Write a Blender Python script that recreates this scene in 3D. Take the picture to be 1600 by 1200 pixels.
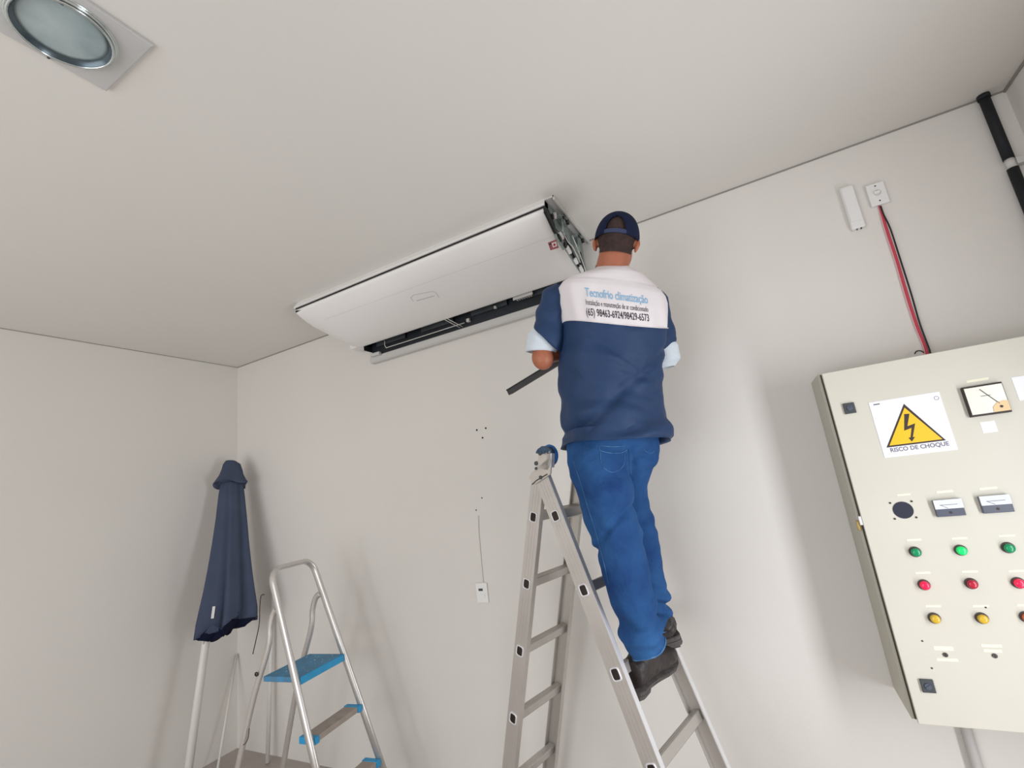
import bpy, bmesh, math, random
import numpy as np
from mathutils import Vector, Matrix, noise
from mathutils.bvhtree import BVHTree
random.seed(7)
PI = math.pi
scene = bpy.context.scene
COL = scene.collection
for o in list(bpy.data.objects): bpy.data.objects.remove(o)

# ------------------------------------------------------------------ camera
F = 726.5466
CAM = Vector((3.59987704, -2.27737961, 1.52324893))
R = Matrix(((0.87673038, 0.20874533, 0.43332347),
            (0.46429594, -0.13205794, -0.87577964),
            (-0.1255911, 0.96901295, -0.21269882)))
cd = bpy.data.cameras.new('camera')
cam = bpy.data.objects.new('camera', cd); COL.objects.link(cam)
M = R.to_4x4(); M.translation = CAM
cam.matrix_world = M
cd.sensor_fit = 'HORIZONTAL'; cd.sensor_width = 36.0; cd.lens = F/1600*36.0; cd.clip_start = 0.02
scene.camera = cam
# ------------------------------------------------------------------ world, light, exposure
scene.view_settings.view_transform = 'Standard'
scene.view_settings.look = 'None'
scene.view_settings.gamma = 1.0
scene.view_settings.use_curve_mapping = False
scene.view_settings.exposure = 0.12
w = bpy.data.worlds.new('world'); scene.world = w; w.use_nodes = True
bg = w.node_tree.nodes['Background']; bg.inputs[0].default_value = (0.80, 0.88, 1.0, 1); bg.inputs[1].default_value = 0.7

def area(name, loc, target, sx, sy, power, col, spread=PI):
    l = bpy.data.lights.new(name, 'AREA'); l.shape = 'RECTANGLE'; l.size = sx; l.size_y = sy
    l.energy = power; l.color = col; l.spread = spread
    o = bpy.data.objects.new(name, l); COL.objects.link(o)
    o.location = loc
    o.rotation_euler = (Vector(target)-Vector(loc)).to_track_quat('-Z', 'Y').to_euler()
    return o
area('daylight_doorway', (4.72, -1.24, 0.98), (0, -1.24, 0.92), 0.40, 1.6, 25, (0.95, 0.96, 1.0))
area('front_fill', (1.9, -4.70, 1.15), (1.7, 0, 1.15), 2.8, 2.1, 57, (1.0, 0.995, 0.99))  # added fill lamp, unseen behind the camera, softening the room light

# ------------------------------------------------------------------ reading the photograph's geometry
def ray(px, py):
    return (R @ Vector((px-800, 600-py, -F))).normalized()
def P(px, py, y):                    # point at distance y from the back wall
    d = ray(px, py); return CAM + d*((y-CAM.y)/d.y)
def PX(px, py, x):
    d = ray(px, py); return CAM + d*((x-CAM.x)/d.x)
def PZ(px, py, z):
    d = ray(px, py); return CAM + d*((z-CAM.z)/d.z)
def PP(px, py, o, n):
    d = ray(px, py); return CAM + d*((o-CAM).dot(n)/d.dot(n))

# ------------------------------------------------------------------ materials
def srgb(r, g, b):
    f = lambda c: (c/255/12.92) if c/255 <= 0.04045 else ((c/255+0.055)/1.055)**2.4
    return (f(r), f(g), f(b), 1)
def mat(name, col, rough=0.5, metal=0.0, bump=0.0, bscale=60.0, var=0.0, vscale=6.0, col2=None, spec=0.5, trans=0.0, stretch=None, emis=None):
    m = bpy.data.materials.new(name); m.use_nodes = True
    nt = m.node_tree; n = nt.nodes; L = nt.links
    b = n['Principled BSDF']
    b.inputs['Roughness'].default_value = rough; b.inputs['Metallic'].default_value = metal
    b.inputs['Specular IOR Level'].default_value = spec
    b.inputs['Transmission Weight'].default_value = trans
    tc = n.new('ShaderNodeTexCoord'); mp = n.new('ShaderNodeMapping')
    L.new(tc.outputs['Object'], mp.inputs['Vector'])
    if stretch: mp.inputs['Scale'].default_value = stretch
    nz = n.new('ShaderNodeTexNoise'); nz.inputs['Scale'].default_value = vscale; nz.inputs['Detail'].default_value = 5
    L.new(mp.outputs[0], nz.inputs['Vector'])
    rp = n.new('ShaderNodeValToRGB'); rp.color_ramp.elements[0].position = 0.32; rp.color_ramp.elements[1].position = 0.68
    c2 = col2 if col2 else tuple(min(1, c*(1-var)) for c in col[:3])+(1,)
    rp.color_ramp.elements[0].color = c2; rp.color_ramp.elements[1].color = col
    L.new(nz.outputs['Fac'], rp.inputs[0]); L.new(rp.outputs[0], b.inputs['Base Color'])
    if bump:
        nb = n.new('ShaderNodeTexNoise'); nb.inputs['Scale'].default_value = bscale; nb.inputs['Detail'].default_value = 4
        L.new(mp.outputs[0], nb.inputs['Vector'])
        bp = n.new('ShaderNodeBump'); bp.inputs['Strength'].default_value = bump; bp.inputs['Distance'].default_value = 0.01
        L.new(nb.outputs['Fac'], bp.inputs['Height']); L.new(bp.outputs[0], b.inputs['Normal'])
    if emis:
        b.inputs['Emission Color'].default_value = emis[0]; b.inputs['Emission Strength'].default_value = emis[1]
    return m
W_ = srgb
m_wall = mat('wall_paint', W_(225,221,215), 0.62, bump=0.06, bscale=90, var=0.03, vscale=1.4, spec=0.25)
m_ceil = mat('ceiling_paint', W_(224,221,215), 0.8, bump=0.04, bscale=60, var=0.025, vscale=1.1, spec=0.2)
m_floor = mat('floor_tile', W_(172,162,156), 0.35, bump=0.03, bscale=40, var=0.10, vscale=8)
m_shadowline = mat('shadow_gap', W_(146,142,136), 0.8)
m_white = mat('white_plastic', W_(236,235,233), 0.38, var=0.02, bump=0.01)
m_acwhite = mat('conditioner_white', W_(238,236,233), 0.42, var=0.02, vscale=2)
m_acgrey = mat('conditioner_grey', W_(206,204,200), 0.5, var=0.04)
m_metalg = mat('galvanised_steel', W_(158,170,166), 0.45, metal=0.35, var=0.22, vscale=14, bump=0.05)
m_black = mat('black_plastic', W_(20,21,24), 0.5, var=0.3)
m_dark = mat('dark_interior', W_(30,36,44), 0.55, var=0.4, vscale=12)
m_darkg = mat('dark_grey_part', W_(66,72,76), 0.5, var=0.3, vscale=12)
m_pipe = mat('black_insulation', W_(24,25,32), 0.75, bump=0.3, bscale=50, var=0.3)
m_alu = mat('aluminium', W_(205,200,194), 0.36, metal=0.55, var=0.13, vscale=5, bump=0.02, bscale=120)
m_alub = mat('bright_aluminium', W_(232,232,234), 0.42, metal=0.35, var=0.06, vscale=10)
m_frame = mat('polished_aluminium', W_(206,202,198), 0.3, metal=0.6, var=0.06, vscale=8)
m_alud = mat('aluminium_inside', W_(58,48,44), 0.5, metal=0.5, var=0.5, vscale=30)
m_hinge = mat('grey_hinge_steel', W_(200,194,186), 0.45, metal=0.3, var=0.1, vscale=20)
m_blue = mat('blue_plastic', W_(34,118,205), 0.4, var=0.15, vscale=20)
m_bluecap = mat('dusty_blue_rubber', W_(58,84,110), 0.6, var=0.4, vscale=40)
m_step = mat('painted_blue_step', W_(66,142,186), 0.6, col2=W_(78,124,156), vscale=28, bump=0.1)
m_stepe = mat('bright_blue_step_edge', W_(44,160,214), 0.45, var=0.15, vscale=20)
m_tread = mat('worn_tread', W_(170,158,148), 0.6, var=0.15, vscale=20)
m_umb = mat('slate_blue_canvas', W_(74,83,104), 0.85, bump=0.25, bscale=400, var=0.12, vscale=10, spec=0.15)
m_umbin = mat('navy_canvas_inside', W_(24,28,50), 0.9, var=0.2, spec=0.1)
m_pole = mat('white_painted_pole', W_(222,219,214), 0.4, var=0.05)
m_panel = mat('panel_enamel', W_(212,209,196), 0.38, var=0.04, vscale=3, bump=0.02)
m_panels = mat('panel_side_enamel', W_(196,192,176), 0.45, var=0.06, vscale=4)
m_seal = mat('door_seal', W_(70,66,52), 0.7, var=0.2)
m_cream = mat('cream_label_tape', W_(244,240,216), 0.5, var=0.03)
m_sign = mat('sign_white', W_(240,241,248), 0.35, var=0.01)
m_yel = mat('sign_yellow', W_(252,196,16), 0.4, var=0.02)
m_ink = mat('sign_ink', W_(48,34,26), 0.5)
m_signtext = mat('sign_lettering', W_(104,104,122), 0.5)
m_brass = mat('brass', W_(200,170,100), 0.35, metal=0.8, var=0.2, vscale=30)
m_glass = mat('meter_glass', W_(226,230,234), 0.12, var=0.02)
m_meterg = mat('meter_grey', W_(86,92,108), 0.35, var=0.1)
m_mcream = mat('meter_face', W_(236,234,222), 0.25, var=0.03)
m_orange = mat('meter_cover', W_(232,200,150), 0.4)
m_navyhole = mat('socket_hole', W_(20,24,48), 0.5)
m_bgreen = mat('green_lens', W_(14,150,96), 0.2, var=0.1, vscale=60)
m_bgreenl = mat('lit_green_lens', W_(10,226,112), 0.2, emis=(W_(10,230,110), 0.25))
m_bred = mat('red_lens', W_(244,34,80), 0.2, emis=(W_(245,20,70), 0.25))
m_bredd = mat('dark_red_lens', W_(190,34,58), 0.2, var=0.15, vscale=60)
m_byel = mat('yellow_lens', W_(220,182,54), 0.22, var=0.1, vscale=60)
m_borg = mat('orange_lens', W_(226,110,60), 0.22)
m_rim = mat('button_rim', W_(92,84,84), 0.35, metal=0.4)
m_red = mat('red_wire', W_(206,60,82), 0.5)
m_pink = mat('pink_wire', W_(226,168,172), 0.5)
m_jean = mat('denim', W_(52,98,150), 0.85, bump=1.0, bscale=20, col2=W_(26,56,106), vscale=4.5, spec=0.15)
m_jeanlt = mat('denim_seam', W_(92,134,176), 0.85, col2=W_(52,92,142), vscale=40, spec=0.1)
m_shirt = mat('navy_shirt', W_(41,64,100), 0.6, bump=0.6, bscale=15, var=0.14, vscale=4, spec=0.25)
m_yoke = mat('white_shirt_yoke', W_(232,226,228), 0.8, bump=0.15, bscale=600, var=0.03, vscale=5, spec=0.2)
m_cuff = mat('pale_cuff', W_(214,224,232), 0.8, bump=0.3, bscale=200, var=0.06, vscale=12)
m_collar = mat('dark_collar', W_(40,24,30), 0.8)
m_skin = mat('skin', W_(172,104,76), 0.5, bump=0.1, bscale=200, var=0.14, vscale=14)
m_skin.node_tree.nodes['Principled BSDF'].inputs['Subsurface Weight'].default_value = 0.08
m_hair = mat('short_dark_hair', W_(74,54,50), 0.8, bump=0.7, bscale=500, var=0.4, vscale=60)
m_cap = mat('navy_cap', W_(26,35,62), 0.8, bump=0.3, bscale=500, var=0.15, vscale=20, spec=0.15)
m_strap = mat('cap_strap', W_(48,58,92), 0.6)
m_boot = mat('boot_leather', W_(52,45,44), 0.5, bump=0.35, bscale=45, var=0.35, vscale=18)
m_sole = mat('boot_sole', W_(92,88,86), 0.75, bump=0.5, bscale=60, var=0.35, vscale=40)
m_tlight = mat('shirt_print_light_blue', W_(136,186,220), 0.7)
m_tdark = mat('shirt_print_charcoal', W_(62,54,66), 0.7)
m_lampglass = mat('frosted_lamp_glass', W_(176,190,190), 0.18, col2=W_(140,158,162), vscale=9, spec=0.8)
m_lampplate = mat('lamp_plate', W_(196,196,194), 0.45, var=0.02)
m_chrome = mat('chrome', W_(214,222,222), 0.16, metal=0.95)
m_reflect = mat('lamp_reflector', W_(90,104,112), 0.25, metal=0.6, var=0.3)
m_bar = mat('dark_metal_bar', W_(56,52,54), 0.5, metal=0.4, var=0.45, vscale=20)
m_eye = mat('eye_white', W_(235,230,225), 0.2)
m_iris = mat('iris', W_(40,26,18), 0.2)
m_lip = mat('lips', W_(150,84,76), 0.5)
m_sill = mat('door_frame_paint', W_(230,228,222), 0.5)
m_stickred = mat('red_sticker', W_(176,96,104), 0.5, var=0.2, vscale=80)
m_grout = mat('grout', W_(120,110,104), 0.8)

# ------------------------------------------------------------------ object helpers
def tag(o, label=None, cat=None, group=None, kind=None):
    if label: o['label'] = label
    if cat: o['category'] = cat
    if group: o['group'] = group
    if kind: o['kind'] = kind
    return o
def thing(name, label, cat, loc, group=None):
    o = bpy.data.objects.new(name, None); COL.objects.link(o); o.location = loc
    o.empty_display_size = 0.05
    return tag(o, label, cat, group)
def origin(parent):
    v = Vector((0, 0, 0)); p = parent
    while p is not None:
        v += p.location; p = p.parent
    return v
class MB:
    def __init__(s): s.bm = bmesh.new(); s.mi = 0
    def add(s, vs, fs, smooth=False, mi=0):
        bv = [s.bm.verts.new(v) for v in vs]
        for f in fs:
            try:
                fc = s.bm.faces.new([bv[i] for i in f]); fc.smooth = smooth; fc.material_index = mi
            except ValueError: pass
        return bv
    def obox(s, c, ax, ay, az, hx, hy, hz, mi=0, bev=0.0):
        c = Vector(c); vs = []
        for i in (-1, 1):
            for j in (-1, 1):
                for k in (-1, 1): vs.append(c+ax*hx*i+ay*hy*j+az*hz*k)
        fs = [(0,1,3,2),(4,6,7,5),(0,4,5,1),(2,3,7,6),(0,2,6,4),(1,5,7,3)]
        bv = s.add(vs, fs, mi=mi)
        if bev:
            es = set(e for v in bv for e in v.link_edges)
            r = bmesh.ops.bevel(s.bm, geom=list(es), offset=bev, segments=2, profile=0.7, affect='EDGES')
            for f in r['faces']: f.smooth = True; f.material_index = mi
        return s
    def box(s, x0, x1, y0, y1, z0, z1, mi=0, bev=0.0):
        return s.obox(((x0+x1)/2,(y0+y1)/2,(z0+z1)/2), Vector((1,0,0)), Vector((0,1,0)), Vector((0,0,1)), abs(x1-x0)/2, abs(y1-y0)/2, abs(z1-z0)/2, mi, bev)
    def prism(s, pts, ext, mi=0, bev=0.0):          # polygon pts extruded by vector ext
        n = len(pts); pts = [Vector(p) for p in pts]
        vs = pts+[p+ext for p in pts]
        fs = [tuple(range(n-1,-1,-1)), tuple(range(n,2*n))]+[(i,(i+1)%n,n+(i+1)%n,n+i) for i in range(n)]
        bv = s.add(vs, fs, mi=mi)
        if bev:
            es = set(e for v in bv for e in v.link_edges)
            bmesh.ops.bevel(s.bm, geom=list(es), offset=bev, segments=2, affect='EDGES')
        return s
    def rings(s, rings, cap=True, smooth=True, mi=0, close=True):
        n = len(rings[0]); vs = [v for r in rings for v in r]; fs = []
        for i in range(len(rings)-1):
            for j in range(n if close else n-1):
                a = i*n+j; b = i*n+(j+1)%n
                fs.append((a, b, b+n, a+n))
        bv = s.add(vs, fs, smooth, mi)
        if cap:
            for k, rev in ((0, True), (len(rings)-1, False)):
                f = [bv[k*n+j] for j in range(n)]
                if rev: f.reverse()
                try: fc = s.bm.faces.new(f); fc.material_index = mi
                except ValueError: pass
        return bv
    def tube(s, pts, rad, seg=16, cap=True, mi=0, flat=1.0, up=None):
        pts = [Vector(p) for p in pts]; n = len(pts)
        rad = rad if isinstance(rad, (list, tuple)) else [rad]*n
        t0 = (pts[1]-pts[0]).normalized()
        u = up.copy() if up is not None else (Vector((0,0,1)) if abs(t0.z) < 0.9 else Vector((1,0,0)))
        rs = []
        for i in range(n):
            t = (pts[min(i+1,n-1)]-pts[max(i-1,0)]).normalized()
            u = (u-t*u.dot(t)).normalized(); v = t.cross(u)
            rs.append([pts[i]+(u*math.cos(a)+v*math.sin(a)*flat)*rad[i] for a in (2*PI*j/seg for j in range(seg))])
        return s.rings(rs, cap, True, mi)
    def disc(s, c, n, r, th, seg=24, mi=0, bev=0.0):
        n = n.normalized(); u = n.orthogonal().normalized(); v = n.cross(u)
        s.rings([[c+n*t+(u*math.cos(2*PI*j/seg)+v*math.sin(2*PI*j/seg))*rr for j in range(seg)] for t, rr in ((0, r), (th-bev, r), (th, r-bev))], True, False, mi)
        return s
    def torus(s, c, n, r, r2, seg=40, s2=10, mi=0, flat=1.0):
        n = n.normalized(); u = n.orthogonal().normalized(); v = n.cross(u); rs = []
        for j in range(seg+1):
            a = 2*PI*j/seg; d = u*math.cos(a)+v*math.sin(a)
            rs.append([c+d*(r+r2*math.cos(b))+n*r2*flat*math.sin(b) for b in (2*PI*k/s2 for k in range(s2))])
        s.rings(rs, False, True, mi); return s
    def ell(s, c, ax, ay, az, rx, ry, rz, nu=20, nv=12, mi=0):
        rs = []
        for i in range(nv+1):
            t = PI*(i+0.02*(i==0)-0.02*(i==nv))/nv
            rs.append([c+az*rz*-math.cos(t)+(ax*rx*math.cos(a)+ay*ry*math.sin(a))*math.sin(t) for a in (2*PI*j/nu for j in range(nu))])
        s.rings(rs, True, True, mi); return s
    def build(s, name, mats, parent=None, remesh=0.0, smooth_it=0, disp=None, mod=None, keep=False):
        org = origin(parent)
        bmesh.ops.remove_doubles(s.bm, verts=s.bm.verts, dist=1e-6)
        bmesh.ops.recalc_face_normals(s.bm, faces=s.bm.faces)
        for v in s.bm.verts: v.co -= org
        me = bpy.data.meshes.new(name); s.bm.to_mesh(me); s.bm.free()
        mats = mats if isinstance(mats, (list, tuple)) else [mats]
        o = bpy.data.objects.new(name, me); COL.objects.link(o)
        if remesh:
            md = o.modifiers.new('r', 'REMESH'); md.mode = 'VOXEL'; md.voxel_size = remesh; md.use_smooth_shade = True
            if smooth_it:
                sm = o.modifiers.new('s', 'SMOOTH'); sm.iterations = smooth_it; sm.factor = 0.5
            dg = bpy.context.evaluated_depsgraph_get()
            me2 = bpy.data.meshes.new_from_object(o.evaluated_get(dg)); o.modifiers.clear(); o.data = me2; me2.name = name
            bpy.data.meshes.remove(me); me = me2
            for p in me.polygons: p.use_smooth = True
        if remesh: me.materials.clear()
        for m in mats: me.materials.append(m)
        if disp:
            ns = [v.normal.copy() for v in me.vertices]
            for v, nn in zip(me.vertices, ns):
                v.co += nn*disp(v.co+org, nn)
        if parent is not None: o.parent = parent
        return o
def Vx(*a): return Vector(a)
EX, EY, EZ = Vx(1,0,0), Vx(0,1,0), Vx(0,0,1)
def bvh_of(o):
    org = origin(o.parent) + (o.location if o.parent is None else o.location)
    me = o.data
    return BVHTree.FromPolygons([v.co+org for v in me.vertices], [tuple(p.vertices) for p in me.polygons])
def lerp(a, b, t): return a+(b-a)*t
def smooth_path(pts, n=8):
    pts = [Vector(p) for p in pts]; q = [pts[0]*2-pts[1]]+pts+[pts[-1]*2-pts[-2]]; out = []
    for i in range(1, len(q)-2):
        for k in range(n):
            t = k/n; a, b, c, d = q[i-1], q[i], q[i+1], q[i+2]
            out.append(0.5*((2*b)+(c-a)*t+(2*a-5*b+4*c-d)*t*t+(-a+3*b-3*c+d)*t**3))
    out.append(pts[-1]); return out
def text_mesh(txt, size, weight=0.0):
    cu = bpy.data.curves.new('t', 'FONT'); cu.body = txt; cu.size = size; cu.resolution_u = 3; cu.offset = weight
    o = bpy.data.objects.new('t', cu); COL.objects.link(o)
    dg = bpy.context.evaluated_depsgraph_get()
    me = bpy.data.meshes.new_from_object(o.evaluated_get(dg))
    vs = [v.co.copy() for v in me.vertices]; fs = [tuple(p.vertices) for p in me.polygons]
    bpy.data.objects.remove(o); bpy.data.curves.remove(cu); bpy.data.meshes.remove(me)
    x0 = min(v.x for v in vs); x1 = max(v.x for v in vs); y0 = min(v.y for v in vs); y1 = max(v.y for v in vs)
    return vs, fs, (x0, x1, y0, y1)

# ------------------------------------------------------------------ ROOM
H = 2.75; XR = 4.713; YF = -4.75
def struct(name, mb, m): return tag(mb.build(name, m), kind='structure')
struct('floor', MB().box(-0.15, XR+0.15, YF-0.15, 0.15, -0.12, 0), m_floor)
struct('ceiling', MB().box(-0.15, XR+0.15, YF-0.15, 0.15, H, H+0.12), m_ceil)
struct('wall_back', MB().box(-0.15, XR+0.15, 0, 0.15, 0, H), m_wall)
struct('wall_left', MB().box(-0.15, 0, YF, 0, 0, H), m_wall)
b = MB(); b.box(XR, XR+0.15, -1.0, 0, 0, H); b.box(XR, XR+0.15, YF, -1.48, 0, H); b.box(XR, XR+0.15, -1.48, -1.0, 2.2, H)
struct('wall_right', b, m_wall)
b = MB(); b.box(0, 0.5, YF-0.15, YF, 0, H); b.box(4.3, XR, YF-0.15, YF, 0, H); b.box(0.5, 4.3, YF-0.15, YF, 2.5, H)
struct('wall_front', b, m_wall)
b = MB(); b.box(XR-0.01, XR+0.02, -1.0, -.95, 0, 2.25); b.box(XR-0.01, XR+0.02, -1.53, -1.48, 0, 2.25); b.box(XR-0.01, XR+0.02, -1.48, -1.0, 2.2, 2.25)
struct('door_1', b, m_sill)
# grey strips painted as the shadow line where the plaster ceiling meets the walls
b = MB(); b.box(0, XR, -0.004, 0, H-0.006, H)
struct('shadow_line_1', b, m_shadowline)
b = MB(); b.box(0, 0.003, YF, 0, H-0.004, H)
struct('shadow_line_2', b, m_shadowline)
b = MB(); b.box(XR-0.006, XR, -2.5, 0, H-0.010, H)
struct('shadow_line_3', b, m_shadowline)

# ------------------------------------------------------------------ CEILING LAMP
cx, cy = 2.3275, -1.892; s_ = 0.1215
lamp = thing('ceiling_lamp', 'square recessed downlight with round frosted glass and chrome ring in the ceiling', 'lamp', (cx, cy, H))
def circ(c, r, z, n=48): return [Vx(c[0]+r*math.cos(2*PI*j/n), c[1]+r*math.sin(2*PI*j/n), z) for j in range(n)]
def sqr(c, h, z, n=48):
    o = []
    for j in range(n):
        a = 2*PI*j/n; k = h/max(abs(math.cos(a)), abs(math.sin(a))); o.append(Vx(c[0]+k*math.cos(a), c[1]+k*math.sin(a), z))
    return o
C2 = (cx, cy); cy -= .014; C3 = (cx, cy)
b = MB(); b.rings([sqr(C2, s_, H-0.0005), sqr(C2, s_, H-0.008), sqr(C2, s_-0.003, H-0.010), circ(C3, 0.101, H-0.012), circ(C3, 0.097, H-0.011)], cap=False, smooth=False)
b.build('plate', m_lampplate, lamp)
b = MB(); b.torus(Vx(cx, cy, H-0.017), EZ, 0.098, 0.0035); b.torus(Vx(cx, cy, H-0.023), EZ, 0.094, 0.003); b.torus(Vx(cx, cy, H-0.013), EZ, 0.1015, 0.003)
b.build('chrome_ring', m_chrome, lamp)
b = MB(); b.rings([circ(C3, 0.094, H-0.020), circ(C3, 0.088, H-0.013), circ(C3, 0.078, H-0.006), circ(C3, 0.05, H-0.004)], cap=False)
b.build('reflector', m_reflect, lamp)
b = MB(); b.rings([circ(C3, 0.091, H-0.010), circ(C3, 0.075, H-0.0115), circ(C3, 0.045, H-0.013), circ(C3, 0.01, H-0.0135)])
b.build('glass', m_lampglass, lamp)
for a in (-0.35,):
    b = MB(); b.box(cx+0.092*math.cos(a)-0.006, cx+0.092*math.cos(a)+0.006, cy+0.092*math.sin(a)-0.004, cy+0.092*math.sin(a)+0.004, H-0.022, H-0.015); b.build('clip', m_darkg, lamp)
p_ = PZ(76, 89, H-0.01); b = MB(); b.disc(Vx(p_.x, p_.y, H-0.014), EZ, 0.003, 0.004); b.build('screw', m_darkg, lamp)

# ------------------------------------------------------------------ AIR CONDITIONER
X0, X1 = 1.36, 3.0
ac = thing('air_conditioner', 'long white ceiling-mounted air conditioner with its right end cover off', 'air conditioner', (2.18, -0.25, H))
prof = smooth_path([Vx(0,-.500,2.747), Vx(0,-.516,2.722), Vx(0,-.520,2.708)], 3)
b = MB()
b.box(X0+0.01, X1, -.50, -0.002, 2.738, 2.7495)
b.rings([[Vx(x, p.y, p.z) for p in prof]+[Vx(x, -.47, 2.708), Vx(x, -.47, 2.747)] for x in (X0, X1)], cap=True, smooth=False)
b.build('top_casing', m_acwhite, ac)
b = MB(); b.box(X0+0.006, X1-0.002, -.513, -.46, 2.684, 2.711)
gp = [Vx(X1-0.009, y, z) for y, z in ((-.516,2.706),(-.47,2.706),(-.40,2.64),(-.400,2.612),(-.43,2.619),(-.514,2.676))]
b.prism(gp, Vx(0.0105,0,0))
b.build('shadow_gap', m_black, ac)
# front panel: curved sheet
pp = smooth_path([Vx(0,-.519,2.687), Vx(0,-.500,2.668), Vx(0,-.425,2.622), Vx(0,-.31,2.577), Vx(0,-.21,2.545), Vx(0,-.125,2.527), Vx(0,-.105,2.526)], 6)
b = MB(); rs = []
nx = 60
def prx(i):
    x = lerp(X0, X1-0.004, i/nx); return x
xs = [X0, X0+.006, X0+.02, X0+.045, X0+.08, X0+.12]+[lerp(X0+.15, X1-.003, i/30) for i in range(31)]
for x in xs:
    e = max(0.0, (X0+.12-x)/.12)          # left end rounds upward
    k = e*e
    cx_ = lambda p: min(x, X1-.008) if p.y < -.425 else x
    ring = [Vx(cx_(p), p.y+0.012*k*(p.y < -.4), p.z+0.050*k*min(1, max(0, (p.y+.52)/.3))) for p in pp]
    inner = [Vx(cx_(p), p.y+0.004, p.z+0.010+0.050*k*min(1, max(0, (p.y+.52)/.3))) for p in reversed(pp)]
    rs.append(ring+inner)
b.rings(rs, cap=True, smooth=True)
panel_o = b.build('front_panel', m_acwhite, ac)
tag(panel_o, 'curved white front panel')
acb = bvh_of(panel_o)
def on_ac(px, py):
    h = acb.ray_cast(CAM, ray(px, py)); return h[0], h[1]
# left end cap
b = MB()
lp = [Vx(X0-.004, y, z) for y, z in ((-.50,2.747),(-.516,2.72),(-.506,2.695),(-.40,2.655),(-.31,2.612),(-.2,2.588),(-.1,2.575),(-.01,2.575),(-.01,2.747))]
b.prism(lp, Vx(0.016,0,0), bev=0.003)
lp2 = [Vx(X0+.02, y, z) for y, z in ((-.12,2.60),(-.12,2.533),(-.06,2.527),(-.01,2.535),(-.01,2.60))]
b.prism(lp2, Vx(0.11,0,0), bev=0.006)
b.build('left_end_cover', m_acwhite, ac)
# seam of the panel
def strip_on_ac(b, pts, wd=0.0012, off=0.0006):
    for (a, c) in zip(pts[:-1], pts[1:]):
        p, n = on_ac(*a); q, n2 = on_ac(*c)
        if p is None or q is None: continue
        if n.y > 0: n = -n; 
        if n2.y > 0: n2 = -n2
        t = (q-p).normalized(); s = t.cross(n).normalized()
        b.add([p-s*wd+n*off, q-s*wd+n2*off, q+s*wd+n2*off, p+s*wd+n*off], [(0,1,2,3)])
b = MB()
strip_on_ac(b, [(lerp(489,862,i/20), lerp(506,370,i/20)) for i in range(21)], 0.0009)
b.build('panel_seam', mat('seam_grey', W_(212,209,206), 0.6), ac)
b = MB()
strip_on_ac(b, [(642,465),(646,461),(676,455),(681,457),(686,465)], 0.0013)
strip_on_ac(b, [(642,465),(646,471)], 0.0013)
strip_on_ac(b, [(651,470),(679,462)], 0.002)
b.build('logo_plate', mat('logo_grey', W_(176,174,172), 0.5), ac)
b = MB(); strip_on_ac(b, [(503,519),(510,516)], 0.003); b.build('logo', m_darkg, ac)
def patch_on(bv, quad, m, name, parent, off=0.001, n=4):
    b = MB(); g = []
    for i in range(n+1):
        for j in range(n+1):
            u, v = i/n, j/n
            x = lerp(lerp(quad[0][0], quad[1][0], u), lerp(quad[3][0], quad[2][0], u), v)
            y = lerp(lerp(quad[0][1], quad[1][1], u), lerp(quad[3][1], quad[2][1], u), v)
            h = bv.ray_cast(CAM, ray(x, y)); p, nn = h[0], h[1]
            if p is None: return None
            if nn.dot(ray(x, y)) > 0: nn = -nn
            g.append(p+nn*off)
    b.add(g, [(i*(n+1)+j, i*(n+1)+j+1, (i+1)*(n+1)+j+1, (i+1)*(n+1)+j) for i in range(n) for j in range(n)], True)
    return b.build(name, m, parent)
st = patch_on(acb, [(856,379),(869,374),(873,387),(860,391)], m_stickred, 'energy_sticker', ac)
patch_on(acb, [(862,379.5),(869,377),(870.5,384),(864,386.5)], m_white, 'sticker_symbol', st, 0.0016)
patch_on(acb, [(864.3,380.8),(867.6,379.6),(868.4,383),(865.1,384.2)], m_bredd, 'sticker_symbol', st, 0.0022)
patch_on(acb, [(857.5,380.8),(860.8,379.6),(861.3,382),(858.2,383.2)], m_tdark, 'sticker_symbol', st, 0.0016)
# body core, air outlet trough
XS, XE = 1.49, 2.97
b = MB(); b.box(XS, XE, -.100, -.004, 2.585, 2.60); b.box(XS, XE, -.108, -.100, 2.53, 2.60); b.box(XS-.004, XS, -.10, -.004, 2.50, 2.60); b.prism([Vx(X0+.02, y, z) for y, z in ((-.49,2.738),(-.49,2.692),(-.40,2.635),(-.28,2.60),(-.004,2.60),(-.004,2.738))], Vx(X1-X0-.03,0,0))
b.box(XS, XE, -.030, -.004, 2.468, 2.585)
b.build('outlet_trough', m_dark, ac)
b = MB()
for i in range(4):
    x0 = 1.53+i*.37; b.add([Vx(x0,-.092,2.572), Vx(x0+.27,-.092,2.572), Vx(x0+.25,-.045,2.545), Vx(x0+.03,-.045,2.545)], [(0,1,2,3)])
    b.box(x0+.02, x0+.26, -.05, -.042, 2.520, 2.556)
b.build('louvre', m_darkg, ac)
b = MB()
b.tube(smooth_path([Vx(1.62,-.050,2.545), Vx(1.63,-.052,2.497), Vx(1.70,-.052,2.492), Vx(2.24,-.052,2.492)], 5), 0.0028, 8)
for x in (2.165, 2.185): b.tube([Vx(x-.03,-.105,2.53), Vx(x+.03,-.034,2.478)], 0.0025, 8)
b.build('support_strut', m_acgrey, ac)
b = MB(); b.box(2.255, 2.275, -.055, -.035, 2.492, 2.512, bev=.002); b.build('clip', m_acgrey, ac)
b = MB(); b.box(1.50, 1.575, -.06, -.034, 2.462, 2.482, bev=.003); b.build('louvre_motor', m_acgrey, ac)
b = MB()
for i in range(7):
    b.box(2.60+i*.014, 2.607+i*.014, -.085, -.05, 2.52, 2.55)
b.box(2.59, 2.71, -.09, -.085, 2.515, 2.555)
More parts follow.
